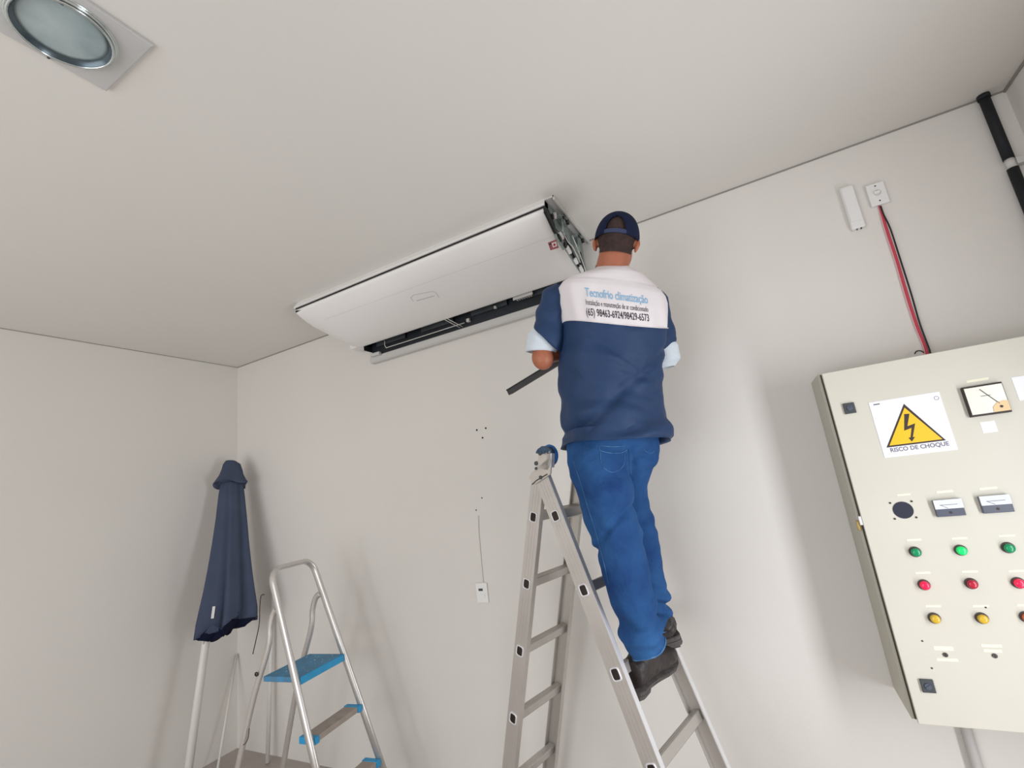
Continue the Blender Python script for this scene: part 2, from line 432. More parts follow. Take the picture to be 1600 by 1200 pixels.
b.build('outlet_grille', m_acgrey, ac)
for x in (2.46, 2.78, 2.84): b = MB(); b.disc(Vx(x, -.06, 2.515), EZ, .009, .012); b.build('louvre_pivot', m_acgrey, ac)
b = MB(); b.box(XS-.02, XE-.03, -.034, -.0005, 2.432, 2.470, bev=.003); b.box(XS-.01, XE-.05, -.036, -.0005, 2.424, 2.430)
b.build('drip_tray_edge', m_acgrey, ac)
# right end: bare sheet metal with brackets
def EP(pts): return [Vx(0, 0, 0)+PX(px, py, 3.0) for px, py in pts]
ep = [Vx(X1-.012, y, z) for y, z in ((-.50,2.745),(-.512,2.712),(-.43,2.632),(-.40,2.60),(-.30,2.575),(-.2,2.545),(-.12,2.53),(-.03,2.50),(-.004,2.50),(-.004,2.745))]
b = MB(); b.prism(ep, Vx(0.012, 0, 0)); b.build('end_plate', m_metalg, ac)
b = MB(); b.box(X1, X1+.043, -.50, -.002, 2.741, 2.7495); b.box(X1+.038, X1+.045, -.50, -.002, 2.728, 2.7495); b.build('top_lip', m_acgrey, ac)
b = MB()
for y0 in (-.36, -.145):      # suspension brackets
    b.box(X1, X1+.03, y0-.05, y0+.05, 2.700, 2.704)
    b.box(X1, X1+.004, y0-.06, y0+.06, 2.640, 2.738)
    b.tube([Vx(X1+.03, y0+.025, 2.742), Vx(X1+.03, y0+.025, 2.69)], .0045, 8)
    b.tube([Vx(X1+.004, y0-.02, 2.70), Vx(X1+.028, y0-.02, 2.70), Vx(X1+.028, y0-.035, 2.62)], .0035, 8)
    b.box(X1+.018, X1+.034, y0-.01, y0+.04, 2.684, 2.700, bev=.002)
b.prism([Vx(X1, y, z) for y, z in ((-.46,2.735),(-.46,2.70),(-.36,2.66),(-.30,2.66),(-.28,2.735))], Vx(.003,0,0))
b.build('hanging_bracket', m_metalg, ac)
for y0 in (-.36, -.145):
    b = MB(); b.disc(Vx(X1+.034, y0+.02, 2.693), EX, .012, .012); b.box(X1+.016, X1+.036, y0-.015, y0+.045, 2.700, 2.712, bev=.003); b.build('rubber_bush', m_black, ac)
for (y0, z0, y1, z1) in ((-.30,2.655,-.21,2.590),(-.21,2.58,-.12,2.550),(-.40,2.612,-.37,2.598),(-.33,2.600,-.28,2.583),(-.08,2.66,-.05,2.55),(-.12,2.60,-.09,2.565),(-.445,2.70,-.43,2.68)):
    b = MB(); b.obox(Vx(X1+.004, (y0+y1)/2, (z0+z1)/2), EX, Vx(0,y1-y0,z1-z0).normalized(), Vx(0,-(z1-z0),y1-y0).normalized(), .004, math.hypot(y1-y0, z1-z0)/2, .009); b.build('cable_slot', m_black, ac)
for (y, z, hy, hz) in ((-.375,2.618,.018,.009),(-.29,2.583,.022,.007),(-.20,2.560,.016,.008),(-.13,2.545,.02,.008),(-.42,2.70,.006,.018)):
    b = MB(); b.obox(Vx(X1+.008, y, z), EX, Vx(0,.93,-.36), Vx(0,.36,.93), .008, hy, hz, bev=.002); b.build('white_clip', m_white, ac)
b = MB(); b.tube(smooth_path([Vx(X1+.01,-.35,2.66), Vx(X1+.014,-.3,2.62), Vx(X1+.012,-.22,2.62), Vx(X1+.014,-.15,2.57)], 5), .003, 8)
b.tube(smooth_path([Vx(X1+.01,-.2,2.70), Vx(X1+.018,-.17,2.64), Vx(X1+.012,-.1,2.60), Vx(X1+.014,-.06,2.53)], 5), .003, 8)
b.build('sensor_wire', m_white, ac)
b = MB(); b.prism([Vx(X1, y, z) for y, z in ((-.36,2.652),(-.27,2.66),(-.16,2.60),(-.05,2.56),(-.05,2.52),(-.16,2.545),(-.28,2.59))], Vx(.002,0,0)); b.build('inner_frame', m_darkg, ac)

# ------------------------------------------------------------------ BACK WALL FITTINGS
def wbox(name, label, cat, q, m, th=0.02, bev=0.004, group=None, y=0.0):
    ps = [P(a, b_, y-th) for a, b_ in q]
    x0 = sum(p.x for p in (ps[0], ps[3]))/2; x1 = sum(p.x for p in (ps[1], ps[2]))/2
    z1 = sum(p.z for p in (ps[0], ps[1]))/2; z0 = sum(p.z for p in (ps[2], ps[3]))/2
    t = thing(name, label, cat, ((x0+x1)/2, y, z0), group)
    return t, x0, x1, z0, z1
t, x0, x1, z0, z1 = wbox('alarm_sensor', 'narrow white plastic box mounted upright on the back wall beside the junction plate', 'sensor', ((1312,293),(1334,289),(1352,354),(1330,359)), m_white)
b = MB(); b.box(x0, x1, -.024, -.0005, z0, z1, bev=.006); b.build('casing', m_white, t)
b = MB(); b.box(x0+.004, x1-.004, -.0265, -.0245, z0+.03, z1-.012); b.build('cover', m_white, t)
b = MB(); b.box((x0+x1)/2-.008, (x0+x1)/2-.005, -.02, -.01, z0-.004, z0); b.box((x0+x1)/2+.006, (x0+x1)/2+.010, -.02, -.01, z0-.004, z0); b.build('contact', m_darkg, t)
t, x0, x1, z0, z1 = wbox('junction_plate', 'square white wall plate with two screws above the red and black wires', 'wall plate', ((1354,288),(1382,282),(1391,315),(1360,322)), m_white)
jx, jz = (x0+x1)/2, (z0+z1)/2
b = MB(); b.box(x0, x1, -.016, -.0005, z0, z1, bev=.003); b.build('plate', m_white, t)
for dz in (.035, -.032): b = MB(); b.disc(Vx(jx, -.016, jz+dz), -EY, .003, .001); b.build('screw', m_darkg, t)
b = MB(); b.torus(Vx(jx, -.0165, jz+.004), EY, .011, .0016); b.build('bell_ring', m_acgrey, t)
b = MB(); b.box(jx-.012, jx+.008, -.026, -.015, jz-.002, jz+.010, bev=.002); b.build('bell_push', m_white, t)
def cable(name, label, cat, pts, r, m, seg=8, n=6):
    pts = smooth_path(pts, n); t = MB(); base = pts[-1].copy()
    o = bpy.data.objects.new('tmp', None)
    t.tube(pts, r, seg); ob = t.build(name, m); tag(ob, label, cat); return ob
def cp(l, y): return [P(a, b_, y) for a, b_ in l]
cable('electric_wire', 'black wire hanging from the square wall plate down to the grey electrical panel', 'wire', cp([(1376,322),(1381,336),(1391,357),(1405,400),(1424,460),(1437,505),(1453.5,551)], -.015)+[Vx(4.24,-.014,1.775)], .0030, m_black)
cable('electric_wire', 'red wire running beside the black one down to the electrical panel', 'wire', cp([(1374.5,322),(1382,346),(1390,371),(1402,407),(1418,462),(1433,508),(1449,551)], -.0085)+[Vx(4.225,-.012,1.775)], .0042, m_red)
cable('electric_wire', 'pale pink wire leftmost of the three leaving the square wall plate', 'wire', cp([(1373,322),(1379,348),(1386,371),(1398,407),(1414,462),(1429,508),(1445,551)], -.0045)+[Vx(4.212,-.006,1.775)], .0028, m_pink)
b = MB(); b.tube(smooth_path(cp([(1429,553),(1432,549),(1438,548),(1444,551)], -.03), 5), .0022, 8)
tag(b.build('wire_loop', m_black), 'small black loop of wire poking up behind the top of the panel', 'wire')
# outlet low on the back wall with its raceway
b0 = P(742,911,-.008); b1 = P(764,942,-.008)
t = thing('outlet_plate', 'small white socket plate low on the back wall left of the big ladder', 'socket', ((b0.x+b1.x)/2, 0, b1.z))
b = MB(); b.box(b0.x+.002, b1.x-.002, -.009, -.0005, b1.z, b0.z, bev=.003); b.build('plate', m_white, t)
c_ = P(751,921.5,-.009); b = MB(); b.box(c_.x-.013, c_.x+.013, -.0102, -.0085, c_.z-.006, c_.z+.006); b.build('socket_opening', m_darkg, t)
b = MB(); b.obox(Vx(c_.x+.01, -.0105, c_.z-.03), EX, EY, EZ, .012, .001, .008); b.build('rocker', m_white, t)
cable('wall_conduit', 'thin white surface cable running up the wall from the socket plate', 'conduit', cp([(755,912),(752,880),(748,835),(747,806)], -.003), .0038, m_wall)
for i, (a, c, lab) in enumerate(((745,672,'dark screw hole, left of the trio in the back wall'),(759,669,'dark screw hole, right of the trio in the back wall'),(754,684,'dark screw hole, lowest of the trio in the back wall'),(753,778,'tiny dark hole, upper of the pair above the thin wall cable'),(744,797,'tiny dark hole, lower of the pair above the thin wall cable'))):
    p = P(a, c, 0); b = MB(); r = .0058 if i < 3 else .004
    b.disc(Vx(p.x, -.0002, p.z), -EY, r, .0012, 12, bev=.0006)
    tag(b.build('wall_plug', m_black), lab, 'wall plug', 'empty plugs left in the back wall')
# insulated black pipe in the right corner
t = thing('black_pipe', 'black insulated pipe descending the right room corner with a pale clamp', 'pipe', (4.642, -.022, 0))
pb = P(1574,256,-.03).z
b = MB(); b.tube([Vx(4.642,-.022,H-.002), Vx(4.642,-.022,2.6), Vx(4.642,-.022,pb+.018)], .0165, 20); b.tube([Vx(4.642,-.022,pb-.02), Vx(4.642,-.022,2.2), Vx(4.642,-.022,1.9), Vx(4.642,-.022,.01)], .0165, 20)
b.build('insulation', m_pipe, t)
b = MB(); b.tube([Vx(4.642,-.022,pb+.02), Vx(4.642,-.022,pb-.022)], .014, 20); b.box(4.655, XR-.002, -.035, -.008, pb-.012, pb+.012); b.build('clamp', m_acgrey, t)
b = MB(); b.tube([Vx(4.642,-.022,H-.0015), Vx(4.642,-.022,H-.018)], .0195, 20); b.build('collar', m_pipe, t)
# grey conduit under the panel
b = MB(); b.tube([Vx(4.024,-.018,.66), Vx(4.024,-.018,.3), Vx(4.024,-.018,.005)], .0165, 16)
tag(b.build('wall_conduit', mat('grey_conduit', W_(190,186,182), 0.5)), 'grey conduit going down the wall from beneath the electrical panel', 'conduit')

# ------------------------------------------------------------------ ELECTRICAL PANEL
PX0, PX1, PZ0, PZ1, PD = 3.866, 4.60, 0.632, 1.783, 0.25
pn = thing('electrical_panel', 'large beige electrical control panel on the wall with meters and coloured buttons', 'control panel', ((PX0+PX1)/2, 0, PZ0))
b = MB(); b.box(PX0-.012, PX1, -(PD-.022), -.0005, PZ0+.004, PZ1, bev=.003); b.build('enclosure', m_panels, pn)
b = MB(); b.box(PX0-.004, PX1-.003, -(PD-.017), -(PD-.023), PZ0+.006, PZ1-.004); b.build('door_seal', m_seal, pn)
b = MB(); b.box(PX0, PX1-.004, -PD, -(PD-.018), PZ0, PZ1-.002, bev=.002); door = b.build('door', m_panel, pn)
FY = -PD
def D(px, py): p = P(px, py, FY); return p
def dquad(px, py, ww, hh, th, name, m, parent=None, off=0.0, bev=0.0):
    p = D(px, py); b = MB(); b.box(p.x-ww/2, p.x+ww/2, FY-off-th, FY-off, p.z-hh/2, p.z+hh/2, bev=bev)
    return b.build(name, m, parent or door)
# warning sign
tl, br = D(1357,630), D(1493,703)
sx0, sx1, sz1, sz0 = tl.x, 4.172, 1.650, 1.456
b = MB(); b.box(sx0, sx1, FY-.0015, FY-.0001, sz0, sz1); sg = b.build('warning_sign', m_sign, door)
def dpoly(pts, off, m, name, parent, th=.0006):
    b = MB(); b.prism([Vx(D(x, y).x, FY-off, D(x, y).z) for x, y in pts], Vx(0, -th, 0)); return b.build(name, m, parent)
dpoly([(1412,631),(1478,688),(1385,699.5)], .0015, m_ink, 'warning_triangle', sg)
dpoly([(1413,637),(1472,686.2),(1389.5,696.3)], .0021, m_yel, 'warning_triangle', sg)
dpoly([(1412.5,647),(1420.5,646.5),(1417.5,666),(1429.5,661.5),(1426,683),(1429.5,682.5),(1424.5,690),(1419,684),(1422.3,683.5),(1424,668.5),(1412.5,673)], .0027, m_ink, 'lightning_bolt', sg)
def door_text(txt, c, wd, ht, m, name, parent, off):
    vs, fs, (a0, a1, c0, c1) = text_mesh(txt, 1.0, .025)
    b = MB(); b.add([Vx(c.x+(v.x-(a0+a1)/2)/(a1-a0)*wd, FY-off, c.z+(v.y-(c0+c1)/2)/(c1-c0)*ht) for v in vs], fs); return b.build(name, m, parent)
ct = D(1434,704.5)
door_text('RISCO DE CHOQUE', Vx((sx0+sx1)/2+.002, 0, sz0+.022), .156, .017, m_signtext, 'lettering', sg, .0018)
c_ = D(1463,622); b = MB(); b.torus(Vx(c_.x, FY-.0016, c_.z), EY, .006, .0007, 24, 6); b.build('certification_mark', m_signtext, sg)
c_ = D(1376,630); b = MB(); b.box(sx0+.012, sx0+.03, FY-.0018, FY-.0015, sz1-.012, sz1-.008); b.build('small_print', m_signtext, sg)
# square meter with needle
a_ = D(1537,625); mt = dquad(1538,625,.098,.098,.016,'panel_meter',m_ink,bev=.002)
b = MB(); b.box(a_.x-.044, a_.x+.048, FY-.0185, FY-.015, a_.z-.043, a_.z+.043); b.build('dial', m_mcream, mt)
b = MB(); b.prism([Vx(a_.x+dx, FY-.0195, a_.z+dz) for dx, dz in ((.048,-.043),(.008,-.043),(.010,-.026),(.022,-.014),(.038,-.010),(.048,-.012))], Vx(0,-.001,0)); b.build('dial_cover', m_orange, mt)
b = MB(); b.obox(Vx(a_.x+.010, FY-.020, a_.z+.008), Vx(-.55,0,.83), EY, Vx(.83,0,.55), .032, .0006, .0008); b.obox(Vx(a_.x+.002, FY-.020, a_.z+.012), EX, EY, EZ, .012, .0005, .0006); b.build('needle', m_ink, mt)
b = MB(); b.disc(Vx(a_.x+.029, FY-.0205, a_.z-.028), -EY, .004, .001); b.build('zero_screw', m_ink, mt)
dquad(1545,667,.036,.036,.0008,'paper_tag',m_white)
dquad(1527,594,.055,.008,.0008,'label_strip',m_cream)
# partial sticker at the right
dquad(1620,603,.10,.075,.0012,'notice_sticker',m_sign)
c_ = D(1606,596)
b = MB(); b.disc(Vx(c_.x+.012, FY-.0013, c_.z), -EY, .012, .0005); b.build('notice_symbol', m_meterg, door)
# latches
for (px, py) in ((1327,638),(1449,1071)):
    l = dquad(px, py, .034, .038, .007, 'latch', m_darkg, bev=.002)
    c_ = D(px, py); b = MB(); b.disc(Vx(c_.x, FY-.007, c_.z), -EY, .009, .003, 16); b.obox(Vx(c_.x, FY-.011, c_.z), Vx(.8,0,.6), EY, Vx(-.6,0,.8), .008, .001, .002); b.build('latch_key', m_meterg, l)
# socket opening with four screws
c_ = D(1411,797); b = MB(); b.disc(Vx(c_.x, FY-.0001, c_.z), -EY, .0275, .0016, 32); so = b.build('socket_opening', m_navyhole, door)
for dx in (-1, 1):
    for dz in (-1, 1): b = MB(); b.disc(Vx(c_.x+dx*.029, FY, c_.z+dz*.026), -EY, .0032, .002, 10); b.build('screw', m_ink, door)
# two rectangular meters
for (px, py, lx, ly) in ((1481,793,1474,768),(1554,787,1542,763)):
    o_ = dquad(px, py, .072, .052, .014, 'panel_meter', m_meterg, bev=.002)
    c_ = D(px, py); b = MB(); b.box(c_.x-.036, c_.x+.036, FY-.0165, FY-.013, c_.z-.002, c_.z+.027, bev=.001); b.build('dial', m_glass, o_)
    b = MB(); b.disc(Vx(c_.x, FY-.014, c_.z-.014), -EY, .004, .001, 12); b.build('zero_screw', m_ink, o_)
    b = MB(); b.box(c_.x-.022, c_.x+.022, FY-.0172, FY-.0165, c_.z+.010, c_.z+.0112); b.obox(Vx(c_.x-.012, FY-.017, c_.z+.005), Vx(.8,0,-.5), EY, Vx(.5,0,.8), .010, .0004, .0006); b.build('scale_mark', m_signtext, o_)
    dquad(lx+2, ly, .042, .007, .0008, 'label_strip', m_cream)
dquad(1412,773,.036,.006,.0008,'label_strip',m_cream)
# buttons
BT = [((1432,862),m_bgreen),((1503,859.5),m_bgreenl),((1577,855.5),m_bgreen),
      ((1446,913.5),m_bred),((1519.5,911.5),m_bredd),((1593,910.5),m_bred),
      ((1462,965.5),m_byel),((1536,965.5),m_byel),((1606,964),m_borg)]
for (px, py), mm in BT:
    c_ = D(px-2.5, py); b = MB(); b.disc(Vx(c_.x, FY, c_.z), -EY, .0165, .006, 24, bev=.002); bt = b.build('push_button', m_rim, door)
    b = MB(); n_ = 24; rs = []
    for t_, rr in ((.006,.0128),(.015,.0128),(.0185,.0115),(.0200,.008),(.0206,.003)):
        rs.append([Vx(c_.x+rr*math.cos(2*PI*j/n_), FY-t_, c_.z+rr*math.sin(2*PI*j/n_)) for j in range(n_)])
    b.rings(rs); b.build('button_lens', mm, bt)
    dquad(px-4, py-18.5, .038, .006, .0008, 'label_strip', m_cream)
for (px, py, w2) in ((1474,1013,.048),(1480,1031,.052),(1549,1009,.048),(1551,1017,.042)):
    dquad(px, py, w2, .012 if w2 == .048 and px < 1500 else .008, .0008, 'label_strip', m_cream)
for (px, py) in ((1477,1023),(1554,1024.5)):
    c_ = D(px, py); b = MB(); b.disc(Vx(c_.x, FY, c_.z), -EY, .0065, .004, 16, bev=.001); kb = b.build('key_switch', m_rim, door)
    b = MB(); b.box(c_.x-.001, c_.x+.001, FY-.0048, FY-.004, c_.z-.004, c_.z+.004); b.build('key_slot', m_ink, kb)
for (px, py) in ((1441,1001.5),(1456,1044),(1540,949)):
    c_ = D(px, py); b = MB(); b.disc(Vx(c_.x, FY, c_.z), -EY, .0028, .001, 10); b.build('rivet', m_seal, door)
# hinge lock at the left edge
c_ = PX(1346,816,PX0-.004)
b = MB(); hz = D(1349,815).z; b.box(PX0-.009, PX0+.001, -PD+.002, -PD+.020, hz-.012, hz+.018, bev=.002); b.build('hasp', m_alub, pn)
b = MB(); b.box(PX0-.017, PX0-.009, -PD+.012, -PD+.028, hz-.030, hz+.002, bev=.002); b.build('padlock', m_brass, pn)

# ------------------------------------------------------------------ BIG ALUMINIUM LADDER
TH = 1.326
rv = Vx(math.cos(TH), math.sin(TH), 0); qv = Vx(rv.y, -rv.x, 0)
SP = 0.27
AR, alR, wR = Vx(2.884,-.603,1.394), .293, .385
AL, alL, wL = Vx(2.750,-.516,1.391), .3045, .309
dR = qv*math.sin(alR)-EZ*math.cos(alR); dL = -qv*math.sin(alL)-EZ*math.cos(alL)
nR = rv.cross(dR).normalized(); nL = rv.cross(dL).normalized()
if nR.dot(qv) < 0: nR = -nR
if nL.dot(qv) > 0: nL = -nL
lad = thing('aluminium_ladder', 'tall double-sided aluminium ladder the worker is standing on', 'ladder', (2.86,-.4,0))
def stile(base, d, n, side, top, name='side_rail', foot=True):
    # base: rung-line point of this stile; rail is a channel 62 x 24 mm
    L = (base.z-.03)/(-d.z)
    b = MB(); c = base+d*((L-top)/2); hl = (L+top)/2
    b.obox(c, d, n, rv, hl, .031, .0035)
    for s in (-1, 1): b.obox(c+n*s*.029+rv*side*.010, d, n, rv, hl, .0025, .0105, bev=.0008)
    for s in (-1, 0, 1): b.obox(c+n*s*.014-rv*side*.0036, d, n, rv, hl, .0016, .0006)
    o = b.build(name, m_alu, lad)
    b = MB(); b.obox(c+n*.0318+rv*side*.008, d, n, rv, hl, .0008, .010); b.build('rail_highlight', m_alub, o)  # brighter strip: light caught by the outer flange, put into the colour
    if foot:
        b = MB(); e = base+d*L; b.obox(Vx(e.x,e.y,.017)+rv*side*.006, qv, rv, EZ, .036, .02, .0165, bev=.004); b.build('rubber_foot', m_black, o)
    return o
def rung_set(A, d, n, w, k0, k1, near_side):
    for k in range(k0, k1):
        c = A+d*SP*k; b = MB(); m_ = c+rv*w/2
        hw, hh = .0145, .017
        b.obox(m_, rv, n, d, w/2-.003, hw, hh, bev=.003)
        for s in (-1, 0, 1): b.obox(m_-d*(hh+.0004)+n*s*.009, rv, n, d, w/2-.01, .002, .0006)
        o = b.build('rung', m_alu, lad)
        for (pt, sg_) in ((c, -1), (c+rv*w, 1)):
            b = MB(); pc = pt+rv*sg_*.0055; rr = []
            for (a2, b2, off) in ((.0185,.0215,-.002),(.0185,.0215,.0015),(.0145,.0175,.002),(.013,.016,-.001)):
                ring = []
                for j in range(28):
                    a = 2*PI*j/28; cs, sn = math.cos(a), math.sin(a); e = 0.45
                    ring.append(pc+rv*sg_*off+n*a2*math.copysign(abs(cs)**e, cs)+d*b2*math.copysign(abs(sn)**e, sn))
                rr.append(ring)
            b.rings(rr, cap=False); e_ = b.build('rung_collar', m_alub, o)
            b = MB(); ring = []
            for j in range(28):
                a = 2*PI*j/28; cs, sn = math.cos(a), math.sin(a)
                ring.append(pc+n*.0135*math.copysign(abs(cs)**.45, cs)+d*.0165*math.copysign(abs(sn)**.45, sn))
            b.rings([[v+rv*sg_*.0002 for v in ring],[v+rv*sg_*.0006 for v in ring]]); b.build('rung_hollow', m_alud, o)
stile(AR, dR, nR, 1, .155); stile(AR+rv*wR, dR, nR, -1, .155)
stile(AL, dL, nL, 1, .13); stile(AL+rv*wL, dL, nL, -1, .15)
rung_set(AR, dR, nR, wR, 0, 5, 1); rung_set(AL, dL, nL, wL, 0, 5, 1)
# hinge head: profiles read in the plane of the near rail
for side, off in ((-1, -.012), (1, wR+.004)):
    base = AR+rv*(-.012); shift = rv*(off+.012)
    def SPl(pts): return [PP(x, y, base, rv)+shift for x, y in pts]
    ext = rv*(.007)
    b = MB(); b.prism(SPl([(826,746),(831,738),(856,716),(861,727),(860,741),(835,757),(829,753)]), ext, bev=.0012)
    b.prism(SPl([(838,732),(841,712),(860,704),(862,722),(856,735)]), ext*1.3, bev=.0012)
    o = b.build('hinge_plate', m_hinge, lad)
    b = MB()
    for (x, y, r_) in ((844,709,.007),(838,724,.0085),(838,732,.006),(845,746,.0075)):
        p = SPl([(x, y)])[0]; b.disc(p-rv*.003, rv, r_, .012, 16, bev=.001)
    b.build('bolt', m_darkg, o)
    b = MB(); b.prism(SPl([(856,741.5),(838,752),(832,758),(831,756.5),(838,750),(855,740)]), -rv*.001); b.build('hinge_groove', m_seal, o)
    b = MB(); b.prism(SPl([(836,708),(839,702),(846,697),(857,698),(862,704),(862,709),(850,711),(840,709)]), ext*3.0, bev=.002)
    for i in range(4):
        pts = SPl([(839+i*5,704.5),(841+i*5,704),(842+i*5,708.5),(840+i*5,708.8)]); b.prism(pts, -rv*.002)
    b.build('end_cap', m_bluecap, lad)
    b = MB(); b.prism(SPl([(852,709),(862,708),(861,731),(857,728)]), rv*.022, bev=.001); b.build('hinge_bracket', m_alub, lad)
wc = PP(859, 711.5, AR+rv*.03, rv)
b = MB(); wr = .041
b.torus(wc, rv*.95+qv*.15, wr-.004, .006, 36, 8, flat=1.4)
nn_ = (rv*.95+qv*.15).normalized(); u_ = nn_.orthogonal().normalized(); v_ = nn_.cross(u_)
for k in range(5):
    a = 2*PI*k/5+.3; dd = u_*math.cos(a)+v_*math.sin(a); b.obox(wc+dd*(wr*.45), dd, nn_, nn_.cross(dd), wr*.45, .003, .0028)
b.disc(wc-nn_*.006, nn_, .009, .012)
wl = b.build('guide_wheel', m_blue, lad); tag(wl, 'blue spoked wheel at the ladder top')
b = MB(); b.disc(wc-nn_*.009, nn_, .005, .018, 12); b.build('axle', m_darkg, wl)
# dark cap on the far rail of the inner section
ft = AL+rv*wL-dL*.15
b = MB(); b.obox(ft-dL*.012, dL, nL, rv, .014, .034, .014, bev=.003); b.build('end_cap', m_black, lad)

# ------------------------------------------------------------------ SMALL STEPLADDER
t2 = 1.677; r2 = Vx(math.cos(t2), math.sin(t2), 0); q2 = Vx(r2.y, -r2.x, 0)
al2, w2, tp2, s2 = .344, .307, .045, .265
S0 = Vx(1.419, -.461, .749); d2 = q2*math.sin(al2)-EZ*math.cos(al2); n2 = r2.cross(d2).normalized()
if n2.dot(q2) < 0: n2 = -n2
sl = thing('stepladder', 'small aluminium stepladder with a blue top platform, in the left corner', 'stepladder', (1.4,-.46,0))
def FR(k, sd, wadd=0): return S0+d2*s2*k+r2*sd*(w2/2+tp2*k*s2+wadd)
kb_ = S0.z/(s2*math.cos(al2))-.02; kt = -2.05
def rail(b, pts, hw, ht, up):
    b.tube(pts, hw, 14, up=up, flat=ht/hw)
path = [FR(kb_, -1, .012), FR(1.0, -1, .012), FR(0, -1, .012), FR(-1.0, -1, .012), FR(-1.75, -1, .012)]
tl_, tr_ = FR(-1.75, -1, .012), FR(-1.75, 1, .012)
top = []
for i in range(7):
    a = PI/2*i/6; top.append(tl_+(r2*(1-math.cos(a))*.065)+(-d2)*math.sin(a)*.078)
topr = [tr_-(r2*(1-math.cos(a))*.065)+(-d2)*math.sin(a)*.078 for a in (PI/2*i/6 for i in range(6,-1,-1))]
full = path[:-1]+top+topr+[FR(-1.0,1,.012), FR(0,1,.012), FR(1,1,.012), FR(kb_,1,.012)]
b = MB(); b.tube(full, .0205, 16, up=n2, flat=.62)
b.build('front_frame', m_frame, sl)
# rear legs
for sd in (-1, 1):
    base = S0+r2*sd*(w2/2-.012)
    hp = base+d2*s2*-1.30-q2*.012
    a1 = base-q2*.185; a1 = Vx(a1.x, a1.y, 1.03); 
    pts = [hp+Vx(0,0,.0)] + [hp-q2*.045-EZ*.035, hp-q2*.085-EZ*.10]
    foot = base-q2*.50+r2*sd*.02; foot = Vx(foot.x, foot.y, .01)
    k1 = base-q2*.24; k1 = Vx(k1.x, k1.y, .86)
    pts = smooth_path([hp, hp-q2*.032-EZ*.022, hp-q2*.058-EZ*.085, k1+q2*.035+EZ*.02-q2*.0, lerp(k1, foot, .3), foot], 5)
    b = MB(); b.tube(pts, .0165, 14, up=q2, flat=.7)
    o = b.build('rear_leg', m_alu, sl)
    b = MB(); b.disc(hp+r2*sd*.014, r2*sd, .006, .004, 12); b.disc(FR(-1.72+.0, sd, .012)+r2*sd*.0, r2*sd, .0, .0, 6); b.build('rivet', m_darkg, o)
    b = MB(); b.box(foot.x-.02, foot.x+.02, foot.y-.018, foot.y+.018, .0005, .03, bev=.004); b.build('rubber_foot', m_black, o)
    f2 = FR(kb_, sd, .012); b = MB(); b.box(f2.x-.022, f2.x+.022, f2.y-.018, f2.y+.018, .0005, .03, bev=.004); b.build('rubber_foot', m_black, sl)
# round knob on the near rear leg
kp = S0-r2*(w2/2-.012+.018)-q2*.215; kp = Vx(kp.x, kp.y, .775)
bs_ = S0-r2*(w2/2-.012); kf = bs_-q2*.50-r2*.02; kf = Vx(kf.x, kf.y, .01); kk = bs_-q2*.24; kk = Vx(kk.x, kk.y, .86); kp = lerp(kk, kf, .06)-r2*.017-q2*.006; kp.z -= .035
b = MB(); b.torus(kp, r2, .008, .003, 20, 8); b.disc(kp-r2*.002, -r2, .004, .006, 12); b.build('screw_cap', m_alud, sl)
# platform
def step(k, depth, name, m, front, endm=None):
    c = S0+d2*s2*k; hw = w2/2+tp2*k*s2-.004
    b = MB(); b.obox(c-q2*(depth/2-.008), q2, r2, EZ, depth/2, hw, .012, bev=.003)
    o = b.build(name, m, sl)
    return o, c, hw
o, c, hw = step(0, .235, 'platform', m_step, 0)
b = MB(); b.obox(c+q2*.009-EZ*.006, q2, r2, EZ, .004, hw, .016, bev=.002); b.build('platform_edge', m_stepe, o)
b = MB(); random.seed(3)
for i in range(34):
    p = c-q2*random.uniform(.0,.21)+r2*random.uniform(-hw*.9,hw*.9)+EZ*.0122; rr = random.uniform(.0012,.003)
    b.disc(p, EZ, rr, .0004, 6)
b.build('paint_speck', m_white, o)
for k in (1, 2):
    o, c, hw = step(k, .085, 'step', m_tread, 0)
    for sd in (-1, 1):
        b = MB(); b.obox(c-q2*.032+r2*sd*(hw-.012), q2, r2, EZ, .049, .014, .0145, bev=.003); b.build('step_end_cap', m_stepe, o)
# cord hanging at the platform's near side
cable('loose_cable', 'thin black cord hanging from the small stepladder frame beside the umbrella', 'cord', [PP(x, y, S0-r2*(w2/2+.02), r2) for x, y in ((413,929),(408,931),(406,948),(405,975),(400,1000),(395,1022))], .0022, m_black)
cable('loose_cable', 'short curled black cord low on the stepladder rear leg', 'cord', [PP(x, y, S0-r2*(w2/2+.01), r2) for x, y in ((389.5,1138),(388,1152),(384,1161),(380,1164))], .0018, m_black)

# ------------------------------------------------------------------ PARASOL LEANING IN THE CORNER
ub = thing('patio_umbrella', 'closed slate-blue patio umbrella on a white pole leaning in the left corner', 'umbrella', (.56,-.66,0))
topP = P(360, 724, -.17); footP = PZ(281, 1300, 0.0)
ax = (topP-footP).normalized(); Lh = (topP-footP).length
uview = ((topP+footP)/2-CAM).normalized(); ru = uview.cross(ax).normalized()
if ru.y < 0: ru = -ru
fu = ru.cross(ax).normalized()         # roughly along +/-Y
if fu.dot(uview) > 0: fu = -fu
def UP(px, py):                         # point of the umbrella's middle plane seen at a pixel
    return PP(px, py, topP, fu)
b = MB(); b.tube([footP+ax*.012, footP+ax*1.0, topP-ax*.03], .021, 18); b.build('pole', m_pole, ub)
b = MB()
